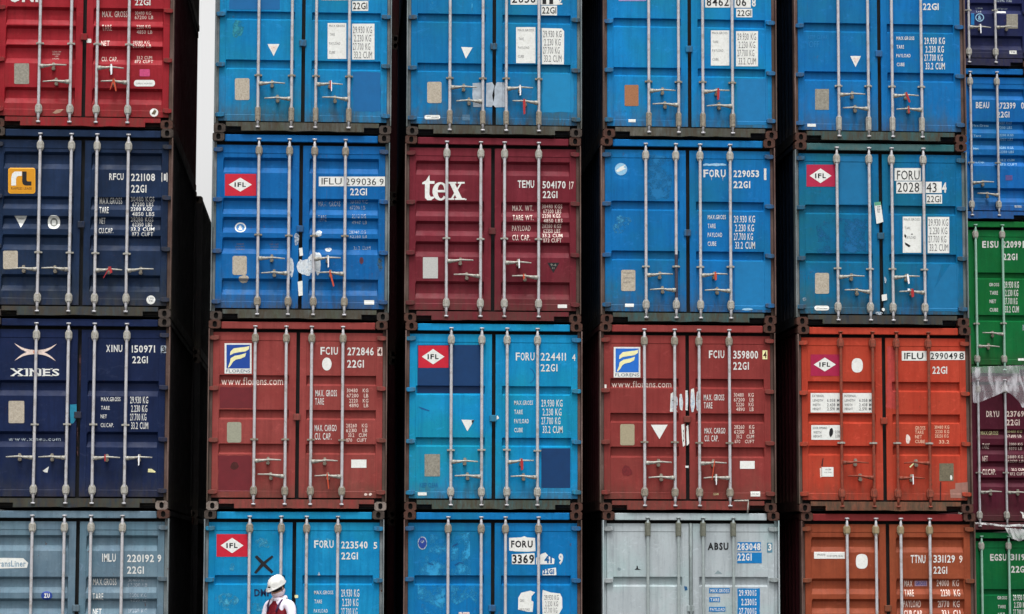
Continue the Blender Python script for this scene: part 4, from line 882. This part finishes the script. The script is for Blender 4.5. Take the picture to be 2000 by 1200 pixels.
seal(b, 2, M_WHITE_TAG, .20, .08, 0, .008)

p = paint('brown_paint', (130, 60, 37), (146, 72, 46), .3, .4)
b = C(4, 3, 'rust brown container at ground level with a white oval label', p, kind='A', grooves=[(395, 545), (800, 955), (1000, 1145), (1200, 1345), (1560, 1725)],
      bars=bars(320, 622, 905, 1147, 1430), clampy=1400, handles=stag(-.66, -.47), cast='r', postm=POST_BROWN, brk=flat('brassy_zinc', (152, 136, 106), .35, 30, .6, .2, .3), headm=paint('dark_red_header', (112, 34, 34), None, .3, .4))
b.rect('white_sticker', 300, 542, 600, 608, M_STICK); b.lines('sticker_print', [('APPROVED FOR', 330, 560, 410, 580), ('CUSTOMS SEAL', 425, 572, 585, 590)], M_GREYINK, 2, bold=0)
b.oval('oval_label', 766, 634, 58, 72, M_STICK, p=2.8)
b.lines('serial_number', [('TTNU', 1244, 572, 1388, 652), ('331129', 1466, 572, 1676, 648), ('22G1', 1466, 684, 1600, 756)], M_WHITE, bold=.02, mono=True); b.lines('check_digit', [('9', 1716, 576, 1750, 650)], M_PINKISH, 1, bold=.02)
b.lines('weight_table', [('MAX', 1190, 820, 1268, 880), ('TARE', 1186, 910, 1276, 976), ('PAYLOAD', 1180, 1016, 1350, 1084), ('CUB.CAP', 1180, 1112, 1356, 1170), ('24000  KG', 1504, 814, 1722, 878), ('2230  KG', 1540, 908, 1728, 976), ('21770  KG', 1516, 1018, 1730, 1084), ('33.1  CU', 1550, 1110, 1730, 1170)], M_PINKISH, bold=.015)
b.rect('weight_panel', 1290, 822, 1412, 876, flat('mauve_panel', (170, 140, 160), .3, 30), 1); b.lines('weight_table', [('GROSS', 1302, 830, 1402, 868)], M_ROUNDEL, 2, bold=.02)

# =============== the stack set back on the right
FX, FY, FZ = 9.18, 6.85, -.178
FG = 'containers of the stack set back on the right'
GA = [(.355, .545), (.913, 1.114), (1.197, 1.387), (1.48, 1.67), (2.04, 2.28)]; GB = [(.875, .99), (1.587, 1.70)]; GM = [(.9, 1.06), (1.16, 1.32), (1.43, 1.59), (1.70, 1.86)]
def F(i, dx, label, pm, **k): return container(FX + dx, FY, FZ + H * i, ZOOM[5][4 - i], label, pm, gfrom='t', group=FG, **k)
BF = (.25, .43, .558, .745)
p = paint('midnight_paint', (20, 26, 70), (32, 40, 88), .2, .2)
b = F(4, 0, 'midnight blue container at the top of the set-back stack on the right', p, kind='A', grooves=GA, bars=BF, clampy=None, handles=level(222), cast='r')
b.lines('line_name', [('Line', 228, 52, 282, 68), ('Ltd', 230, 82, 268, 96), ('30480 KG', 380, -2, 500, 18), ('KG', 470, -2, 505, 18), ('Container', 374, 54, 478, 72)], M_DULLW, bold=.02); b.rect('white_sticker', 374, 86, 460, 102, M_STICK)
ring(b, 'roundel_sticker', 254, 138, 34, 32, 27, 25, 0, 360, M_PALEB, 1); b.lines('roundel_mark', [('&', 240, 122, 268, 156)], M_PALEB, 1, bold=.02)
b.rect('repainted_patch', 186, 106, 212, 196, M_BLUESIGN, 0); b.rect('data_plate', 464, 112, 552, 224, M_PLATE, r=3); b.rect('white_sticker', 486, 396, 542, 424, M_STICK); b.lines('sticker_print', [('TIR', 496, 404, 532, 416)], M_GREYINK, 2, bold=.02)
seal(b, 2, M_WHITE_TAG, .19, .10, 0, .012)
p = paint('cobalt_paint', (0, 92, 176), (6, 106, 186), .2, .2)
b = F(3, .01, 'cobalt blue container lettered BEAU in the set-back stack on the right', p, kind='A', grooves=GA, bars=BF, clampy=None, handles=stag(-.62, -.42), cast='r')
z0 = (1850, 0, 4)
b.lines('serial_number', [('BEAU', 224, 798, 328, 848), ('272399', 388, 802, 534, 852), ('0', 578, 800, 600, 852), ('22G1', 390, 872, 486, 920)], M_WHITE, bold=.02, mono=True, fr=z0)
b.lines('weight_table', [('Max.Gross', 202, 968, 328, 988), ('Tare', 206, 1054, 264, 1070), ('Net', 206, 1152, 246, 1172), ('Cu.Cap.', 206, 1256, 298, 1278), ('30480 KGS', 392, 952, 508, 970), ('67200 LBS', 392, 984, 512, 1006), ('2200 KGS', 408, 1048, 518, 1066), ('4850 LBS', 408, 1080, 516, 1098), ('28280 KGS', 396, 1144, 520, 1164), ('62350 LBS', 400, 1178, 522, 1198), ('33.2 CUM', 420, 1240, 530, 1258), ('1173 CUFT', 416, 1274, 550, 1294)], M_PALEB, bold=.01, fr=z0)
b.rect('faded_decal', 456, 250, 510, 290, flat('mauve_blue_decal', (90, 80, 140), .3, 30)); b.rect('white_sticker', 526, 486, 582, 504, M_DULLW)
p = paint('green_paint', (0, 96, 46), (6, 112, 56), .2, .2)
b = F(2, .06, 'green container lettered EISU, midway up the set-back stack', p, kind='B', grooves=GB, bars=BF, clampy=330, handles=[(-.5, 1), (-.7, -1), (510, 1), (415, -1)], rodm=flat('pale_green_bar', (150, 190, 172), .2, 20), cast='d')
z1 = (1850, 280, 4)
b.lines('serial_number', [('EISU', 274, 764, 400, 818), ('22099', 434, 764, 578, 818), ('1', 590, 764, 604, 818), ('22G1', 436, 862, 548, 914)], M_WHITE, bold=.03, mono=True, fr=z1)
b.table([('GROSS', 328, 12, 406, 38), ('TARE', 334, 74, 396, 104), ('NET', 332, 142, 382, 170), ('CUBE', 332, 208, 398, 236)], (446, -6, 560, 250, KG4), M_WHITE, bold=.02)
b.rect('white_sticker', 554, 600, 602, 620, M_STICK); b.lines('small_print', [('|', 590, 338, 598, 384)], M_DULLW)
p = paint('dark_maroon_paint', (78, 18, 36), (92, 28, 48), .2, .2)
b = F(1, .06, 'dark maroon container under the torn plastic film, in the set-back stack', p, kind='A', grooves=GM, bars=BF, clampy=None, handles=[(-.6, -1), (-.6, -1), (385, 1), (385, 1)], cast='d')
z2 = (1850, 550, 4)
b.lines('serial_number', [('DRYU', 306, 1012, 406, 1060), ('23769', 464, 1012, 600, 1058), ('22G1', 464, 1078, 566, 1126)], M_PINKISH, bold=.025, mono=True, fr=z2)
b.lines('weight_table', [('MAX.GROSS', 268, 1168, 404, 1198), ('30480 KG', 470, 1162, 590, 1182)], M_CREAM, bold=.01, fr=z2)
b.lines('weight_table', [('TARE', 236, 56, 284, 92), ('NET', 236, 140, 272, 180), ('CU.CAP.', 236, 228, 326, 266), ('67200 LB', 400, -4, 500, 16), ('2300 KG', 414, 52, 506, 72), ('5070 LB', 418, 80, 506, 100), ('28180 KG', 404, 136, 508, 156), ('62130 LB', 404, 166, 512, 184), ('33.2 CUM', 432, 222, 520, 240), ('1172 CUFT', 422, 250, 520, 270)], M_PINKISH, bold=.01)
b.poly('torn_label', [(488, 512), (510, 518), (520, 560), (504, 556), (502, 530)], M_STICK); MAROON = b
p = paint('leaf_green_paint', (0, 92, 48), (6, 106, 58), .2, .2)
b = F(0, .08, 'green container lettered EGSU at the bottom of the set-back stack', p, kind='B', grooves=[(.95, 1.06), (1.62, 1.73)], bars=BF, clampy=None, handles=stag(-.6, -.42), rodm=flat('pale_green_bar', (150, 190, 172), .2, 20), cast='d')
b.lines('serial_number', [('EGSU', 288, 796, 396, 842), ('3119', 424, 796, 522, 840), ('22G1', 428, 876, 530, 922)], M_WHITE, bold=.03, mono=True)
b.table([('GROSS', 336, 1078, 402, 1100), ('TARE', 340, 1138, 392, 1160), ('NET', 340, 1190, 386, 1210)], (442, 1064, 540, 1210, KG4[:3]), M_WHITE, bold=.02)

# =============== the stacks one bay behind: doors turned away, only dark ends and sides show through the gaps
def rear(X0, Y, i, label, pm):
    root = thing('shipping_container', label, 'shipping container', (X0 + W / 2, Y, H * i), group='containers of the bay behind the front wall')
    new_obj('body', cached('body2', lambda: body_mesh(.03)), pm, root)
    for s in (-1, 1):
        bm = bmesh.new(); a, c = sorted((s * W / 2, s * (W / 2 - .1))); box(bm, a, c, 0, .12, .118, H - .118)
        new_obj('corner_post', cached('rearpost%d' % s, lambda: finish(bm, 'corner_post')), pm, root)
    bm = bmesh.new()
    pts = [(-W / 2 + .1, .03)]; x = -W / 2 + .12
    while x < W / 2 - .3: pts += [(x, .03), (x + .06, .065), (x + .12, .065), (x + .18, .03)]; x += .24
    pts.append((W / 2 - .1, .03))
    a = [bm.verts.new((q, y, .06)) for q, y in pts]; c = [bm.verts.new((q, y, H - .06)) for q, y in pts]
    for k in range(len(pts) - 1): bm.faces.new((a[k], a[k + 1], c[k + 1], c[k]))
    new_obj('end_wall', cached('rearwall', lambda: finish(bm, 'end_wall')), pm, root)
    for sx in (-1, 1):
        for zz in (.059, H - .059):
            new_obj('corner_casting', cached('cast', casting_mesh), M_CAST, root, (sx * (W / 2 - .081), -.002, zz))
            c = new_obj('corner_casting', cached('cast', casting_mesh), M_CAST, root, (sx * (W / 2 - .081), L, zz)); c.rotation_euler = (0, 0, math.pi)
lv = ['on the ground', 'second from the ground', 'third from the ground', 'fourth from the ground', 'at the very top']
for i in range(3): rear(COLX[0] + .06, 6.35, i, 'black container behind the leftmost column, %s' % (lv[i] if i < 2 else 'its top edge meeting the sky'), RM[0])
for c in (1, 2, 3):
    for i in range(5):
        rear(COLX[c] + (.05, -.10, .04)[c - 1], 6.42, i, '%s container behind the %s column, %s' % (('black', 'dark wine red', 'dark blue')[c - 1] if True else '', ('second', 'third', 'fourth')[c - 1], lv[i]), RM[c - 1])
for c in range(5):  # unseen row added overhead so the gaps between columns stay dark
    rear(COLX[c] + .01 * (c % 3), COLY[c] + .02, 4, '%s unseen container added for gap shade on top of the %s column' % (('black', 'dark wine red', 'dark blue', 'black', 'dark wine red')[c], ('leftmost', 'second', 'third', 'fourth', 'fifth')[c]), RM[c % 3] if c < 3 else RM[c - 3])
# @@TAIL
# =============== torn plastic film hanging from between the set-back containers
def film_mat(name, a, tint):
    if name in MATS: return MATS[name]
    g = NG(name); g.b.inputs['Base Color'].default_value = (*lin(tint), 1); g.b.inputs['Roughness'].default_value = .22
    g.l(g.ramp(g.noise(2.6, 2, .5, (2.2, 1, .7), 1.6), .40, .72, a - .10, a + .42), g.b.inputs['Alpha'])
    g.b.inputs['Roughness'].default_value = .4
    g.b.inputs['Specular IOR Level'].default_value = .6
    MATS[name] = g.m; return g.m
M_FILM = film_mat('plastic_film', .19, (226, 224, 230))
def sheet(name, label, top, bot, Y, folds, seed, mat, nx=70, nz=34, out=.10):
    """film between an upper and a lower outline (photo pixels, left to right), pleated towards the viewer"""
    rnd = random.Random(seed)
    def samp(pl, t):
        f = t * (len(pl) - 1); i = min(int(f), len(pl) - 2); q = f - i; q = q * q * (3 - 2 * q) if False else q
        return pl[i][0] + (pl[i + 1][0] - pl[i][0]) * q, pl[i][1] + (pl[i + 1][1] - pl[i][1]) * q
    ph = [(rnd.uniform(3, 9), rnd.uniform(0, 6), rnd.uniform(-5, 5), rnd.uniform(.3, 1)) for _ in range(folds)]
    bm = bmesh.new(); g = []
    c0 = on_plane(*top[0], Y); c0 = Vector((c0.x, Y, c0.z))
    for j in range(nz + 1):
        r = []
        for i in range(nx + 1):
            t, v = i / nx, j / nz
            a, b_ = samp(top, t), samp(bot, t); px, py = a[0] + (b_[0] - a[0]) * v, a[1] + (b_[1] - a[1]) * v
            h = sum(w_ * abs(math.sin(k * (t * 3.2 + v * s_ * .12) + p_)) ** 1.6 for k, p_, s_, w_ in ph) / folds
            y = Y - .012 - out * (.25 + .75 * v) * h * min(1, v * 5 + .15)
            p = on_plane(px, py, Y); r.append(bm.verts.new((p.x - c0.x, y - Y, p.z - c0.z)))
        g.append(r)
    for j in range(nz):
        for i in range(nx): bm.faces.new((g[j][i], g[j + 1][i], g[j + 1][i + 1], g[j][i + 1]))
    o = new_obj(name, finish(bm, name, True), mat, None, c0); o['label'] = label; o['category'] = 'plastic film'
    sd_ = o.modifiers.new('thickness', 'SOLIDIFY'); sd_.thickness = .0012
    return o
sheet('plastic_film', 'crumpled clear plastic film draped over the top of the dark maroon container', [(1898, 718), (1930, 716), (1965, 715), (2014, 713), (2030, 712)],
      [(1899, 787), (1908, 788), (1928, 780), (1952, 770), (1962, 764), (1976, 772), (1988, 784), (1996, 798), (2006, 790), (2030, 770)], FY - .03, 6, 11, M_FILM)
sheet('plastic_film', 'thin white plastic strip hanging over the top edge of the lowest green container', [(1962, 1031), (1975, 1032), (2000, 1034), (2020, 1034)],
      [(1966, 1040), (1974, 1052), (1990, 1058), (2006, 1050), (2020, 1046)], FY - .03, 5, 12, film_mat('milky_film', .22, (214, 216, 216)), 40, 14, .06)
sheet('plastic_film', 'narrow rolled plastic strip along the lower edge of the dark maroon container', [(1903, 1020), (1930, 1022), (1962, 1026), (1990, 1024), (2020, 1026)],
      [(1904, 1024), (1930, 1026), (1962, 1030), (1990, 1029), (2020, 1031)], FY - .03, 5, 13, film_mat('milky_film', .22, (214, 216, 216)), 40, 8, .05)

# =============== the worker
def skin_mesh(name, verts, edges, root=0, sub=2):
    """verts: (x, y, z, rx, ry) joints of one continuous figure"""
    me = bpy.data.meshes.new(name); me.from_pydata([v[:3] for v in verts], edges, []); o = bpy.data.objects.new(name, me); COL.objects.link(o)
    md = o.modifiers.new('s', 'SKIN'); md.use_smooth_shade = True
    for i, v in enumerate(verts): me.skin_vertices[0].data[i].radius = (v[3], v[4])
    me.skin_vertices[0].data[root].use_root = True
    o.modifiers.new('u', 'SUBSURF').levels = sub; o.modifiers['u'].render_levels = sub
    dg = bpy.context.evaluated_depsgraph_get(); r = bpy.data.meshes.new_from_object(o.evaluated_get(dg)); r.name = name
    bpy.data.objects.remove(o); bpy.data.meshes.remove(me)
    for p in r.polygons: p.use_smooth = True
    r.materials.clear()
    return r
WY = -.75
wp = on_plane(540, 1176, WY)
person = thing('person', 'person in a white hard hat, white jacket and dark red vest, looking down', 'person', (wp.x + .035, WY, 0), (0, 0, R(-42)))
M_SKIN = flat('skin', (206, 160, 134), .1, 20, .5); M_JKT = flat('white_cotton', (226, 220, 232), .08, 9, .8, bump=.2, dirt=(206, 200, 214)); M_VEST = flat('dark_red_vest', (150, 28, 46), .3, 10, .7, bump=.4, dirt=(110, 20, 36))
M_STRAP = flat('violet_grey_strap', (70, 48, 84), .2, 30, .7); M_TROU = flat('grey_work_trousers', (70, 74, 86), .2, 12, .85); M_BOOT = flat('black_leather', (28, 26, 26), .2, 20, .6); M_HAIR = flat('black_hair', (20, 16, 16), .3, 60, .6)
M_HELM = flat('white_helmet_shell', (246, 246, 243), .03, 6, .32); M_MASK = flat('pale_pink_cloth', (226, 208, 216), .08, 12, .85, bump=.2); M_GLOVE = flat('black_glove', (26, 22, 30), .2, 30, .7)
# joints, the figure faces -Y: x right of the picture when unturned
V = [(0, .01, .88, .15, .11), (0, 0, 1.02, .135, .10), (0, -.005, 1.18, .15, .105), (0, .005, 1.32, .135, .095), (0, .0, 1.405, .062, .06), (0, -.02, 1.46, .055, .058), (0, -.045, 1.53, .072, .088), (0, -.055, 1.60, .074, .095), (0, -.05, 1.655, .05, .07)]
E_ = [(i, i + 1) for i in range(8)]
def limb(at, js):
    global V, E_
    p = at
    for j in js: V.append(j); E_.append((p, len(V) - 1)); p = len(V) - 1
    return p
for s in (-1, 1):
    limb(0, [(s * .10, .01, .80, .088, .09), (s * .105, 0, .48, .058, .06), (s * .105, .02, .28, .055, .058), (s * .105, .03, .10, .038, .042), (s * .108, -.04, .045, .042, .03), (s * .112, -.13, .03, .038, .022)])
    sh = limb(3, [(s * .13, .01, 1.345, .062, .066), (s * .185, .015, 1.325, .055, .06)])
    w_ = limb(sh, [(s * .225, .0, 1.20, .046, .05), (s * .235, -.02, 1.06, .040, .042), (s * .18, -.15, 1.095, .036, .036), (s * .085, -.27, 1.155, .025, .03), (s * .06, -.315, 1.17, .030, .018), (s * .045, -.345, 1.178, .030, .014)])
    # five fingers rooted in the palm
    for k, (dx, ln) in enumerate(((-.026, .058), (-.009, .068), (.009, .064), (.026, .05))):
        limb(w_, [(s * .040 + dx, -.362, 1.178 + .004 * k, .0085, .0085), (s * .034 + dx, -.362 - ln * .5, 1.172, .0080, .0080), (s * .028 + dx, -.362 - ln * .75, 1.172 - ln * .45, .007, .007)])
    limb(w_ - 1, [(s * .026, -.325, 1.19, .010, .010), (s * .012, -.352, 1.20, .0085, .0085)])
new_obj('body', skin_mesh('body', V, E_), M_SKIN, person)
JV = [(0, .01, .80, .172, .13), (0, .0, 1.02, .155, .12), (0, -.005, 1.18, .168, .122), (0, .005, 1.315, .165, .12), (0, .004, 1.385, .128, .115), (0, .0, 1.43, .082, .085)]
JE = [(0, 1), (1, 2), (2, 3), (3, 4), (4, 5)]
V, E_ = JV, JE
for s in (-1, 1): limb(3, [(s * .13, .01, 1.35, .086, .088), (s * .19, .015, 1.325, .080, .083), (s * .235, .0, 1.20, .063, .066), (s * .245, -.02, 1.06, .060, .06), (s * .185, -.15, 1.095, .053, .053), (s * .105, -.25, 1.145, .042, .044)])
new_obj('jacket', skin_mesh('jacket', V, E_), M_JKT, person)
V, E_ = [(0, .01, .90, .162, .125)], []
for s in (-1, 1): limb(0, [(s * .10, .01, .80, .105, .105), (s * .105, 0, .48, .08, .082), (s * .105, .02, .28, .075, .078), (s * .105, .025, .09, .07, .075)])
new_obj('trousers', skin_mesh('trousers', V, E_), M_TROU, person)
for s in (-1, 1):
    new_obj('boot', skin_mesh('boot', [(s * .105, .035, .16, .055, .06), (s * .105, .035, .06, .052, .055), (s * .11, -.05, .05, .05, .045), (s * .115, -.145, .04, .045, .033)], [(0, 1), (1, 2), (2, 3)], 0, 2), M_BOOT, person)
    V, E_ = [(s * .085, -.27, 1.155, .033, .035), (s * .06, -.315, 1.17, .036, .024), (s * .045, -.345, 1.178, .036, .02)], [(0, 1), (1, 2)]
    for k, (dx, ln) in enumerate(((-.026, .058), (-.009, .068), (.009, .064), (.026, .05))):
        limb(2, [(s * .040 + dx, -.362, 1.178 + .004 * k, .0110, .0110), (s * .034 + dx, -.362 - ln * .5, 1.172, .0105, .0105), (s * .028 + dx, -.362 - ln * .80, 1.172 - ln * .48, .0095, .0095)])
    limb(1, [(s * .026, -.325, 1.19, .0125, .0125), (s * .011, -.354, 1.20, .011, .011)])
    new_obj('glove', skin_mesh('glove', V, E_), M_GLOVE, person)
# vest: an open-fronted shell over the jacket, cut from rings of the torso
def vest():
    bm = bmesh.new(); rings = []
    prof = [(.86, .185, .142, 0), (1.0, .172, .132, 0), (1.14, .178, .134, -.005), (1.24, .172, .13, -.002), (1.31, .135, .122, .003), (1.375, .098, .095, .006)]
    for z, rx, ry, cy in prof:
        r = []
        for k in range(33):
            a = R(-90 + 11 + (360 - 22) * k / 32); r.append(bm.verts.new((rx * math.copysign(abs(math.cos(a)) ** .8, math.cos(a)), cy + ry * math.copysign(abs(math.sin(a)) ** .8, math.sin(a)), z)))
        rings.append(r)
    for a, b_ in zip(rings, rings[1:]):
        for k in range(32): bm.faces.new((a[k], a[k + 1], b_[k + 1], b_[k]))
    bmesh.ops.solidify(bm, geom=bm.faces[:], thickness=-.012)
    return finish(bm, 'vest', True)
new_obj('vest', vest(), M_VEST, person)
def front_panel():
    bm = bmesh.new(); g = []
    for j, (z, w_, y) in enumerate(((.87, .07, -.150), (1.0, .07, -.142), (1.14, .075, -.146), (1.25, .07, -.142), (1.33, .045, -.122), (1.385, .03, -.098))):
        g.append([bm.verts.new((w_ * u, y + .012 * u * u, z)) for u in (-1, -.5, 0, .5, 1)])
    for a, b_ in zip(g, g[1:]):
        for k in range(4): bm.faces.new((a[k], a[k + 1], b_[k + 1], b_[k]))
    bmesh.ops.solidify(bm, geom=bm.faces[:], thickness=-.008)
    return finish(bm, 'vest_front', True)
new_obj('vest_front', front_panel(), M_VEST, person)
for s in (-1, 1):
    bm = bmesh.new(); pts = [(s * .075, -.135, 1.24), (s * .095, -.118, 1.32), (s * .108, -.06, 1.392), (s * .112, .02, 1.405), (s * .105, .09, 1.36), (s * .09, .128, 1.25), (s * .08, .14, 1.10)]
    tube(bm, pts, .013, 8); new_obj('shoulder_strap', finish(bm, 'shoulder_strap', True), M_STRAP, person)
bm = bmesh.new(); pts = [(.082 * math.sin(a), .004 - .078 * math.cos(a), 1.412 + .018 * math.cos(a + math.pi)) for a in [2 * math.pi * k / 20 for k in range(21)]]
tube(bm, pts, .030, 10, False); new_obj('jacket_collar', finish(bm, 'jacket_collar', True), M_JKT, person)
# head, tilted down: parts placed with one matrix
HM = Matrix.Translation((0, -.03, 1.547)) @ Matrix.Rotation(R(26), 4, 'X')
def head_part(name, bm, mat, smooth=True, parent=None):
    bmesh.ops.transform(bm, matrix=HM, verts=bm.verts); return new_obj(name, finish(bm, name, smooth), mat, parent or person)
def ell(bm, c, r, seg=20, rings=12):
    q = bmesh.ops.create_uvsphere(bm, u_segments=seg, v_segments=rings, radius=1)['verts']
    for v in q: v.co = Vector((c[0] + v.co.x * r[0], c[1] + v.co.y * r[1], c[2] + v.co.z * r[2]))
    return q
bm = bmesh.new(); ell(bm, (0, -.005, .012), (.078, .098, .108))
for v in bm.verts:                                  # brow, nose and jaw of the face
    x, y, z = v.co
    if y < -.05: v.co.y -= .022 * math.exp(-(x / .016) ** 2 - ((z + .005) / .03) ** 2)
    if z < -.05: v.co.x *= .86
head_part('head', bm, M_SKIN)
for s in (-1, 1):
    bm = bmesh.new(); ell(bm, (s * .03, -.094, .022), (.013, .008, .007), 12, 8); head_part('eye', bm, M_HAIR)
    bm = bmesh.new(); ell(bm, (s * .079, .005, .0), (.010, .02, .032), 12, 8); head_part('ear', bm, M_SKIN)
bm = bmesh.new(); q = ell(bm, (0, .018, .028), (.086, .095, .095))
bmesh.ops.delete(bm, geom=[v for v in bm.verts if v.co.z < -.055 or (v.co.y < -.045 and v.co.z < .05)], context='VERTS'); head_part('hair', bm, M_HAIR)
bm = bmesh.new(); ell(bm, (0, -.012, -.045), (.087, .106, .078), 24, 14); bmesh.ops.delete(bm, geom=[v for v in bm.verts if v.co.z > -.022], context='VERTS'); bmesh.ops.solidify(bm, geom=bm.faces[:], thickness=.004); head_part('face_cloth', bm, M_MASK)
bm = bmesh.new(); ell(bm, (0, -.010, .012), (.087, .109, .046), 28, 14); bmesh.ops.delete(bm, geom=[v for v in bm.verts if abs(v.co.z - .012) > .040], context='VERTS'); bmesh.ops.solidify(bm, geom=bm.faces[:], thickness=.003); head_part('dark_eye_band', bm, M_HAIR)  # dark band wrapped round the eyes, above the face cloth
bm = bmesh.new(); n = 40
rings = []
for z, rx, ry, oy in ((.046, .118, .144, 0), (.052, .120, .146, 0), (.060, .113, .137, .002), (.085, .110, .133, .004), (.115, .100, .122, .005), (.145, .080, .099, .006), (.163, .052, .066, .006), (.170, .02, .028, .006)):
    r = []
    for k in range(n):
        a = 2 * math.pi * k / n; c, s = math.cos(a), math.sin(a)
        br = .052 * max(0, -s) ** 3 if z < .058 else 0.; dz = -.012 * max(0, -s) ** 3 if z < .058 else 0
        rid = .006 if (abs(c) < .2 and z > .08) else 0
        r.append(bm.verts.new((rx * c, oy + ry * s - br, z + dz + rid)))
    rings.append(r)
for a, b_ in zip(rings, rings[1:]):
    for k in range(n): bm.faces.new((a[k], a[(k + 1) % n], b_[(k + 1) % n], b_[k]))
bm.faces.new(rings[-1]); helm_bm = bm
bmesh.ops.solidify(bm, geom=bm.faces[:], thickness=.003)
HO = head_part('hard_hat', bm, M_HELM)
bm = bmesh.new(); box(bm, -.018, .018, -.150, -.134, .078, .092); head_part('helmet_badge', bm, M_INK, False, HO)
bm = bmesh.new(); tube(bm, [(.09, .0, .05), (.085, -.02, -.03), (.05, -.06, -.10), (0, -.075, -.122), (-.05, -.06, -.10), (-.085, -.02, -.03), (-.09, 0, .05)], .006, 6); head_part('chin_strap', bm, M_STRAP, True, HO)
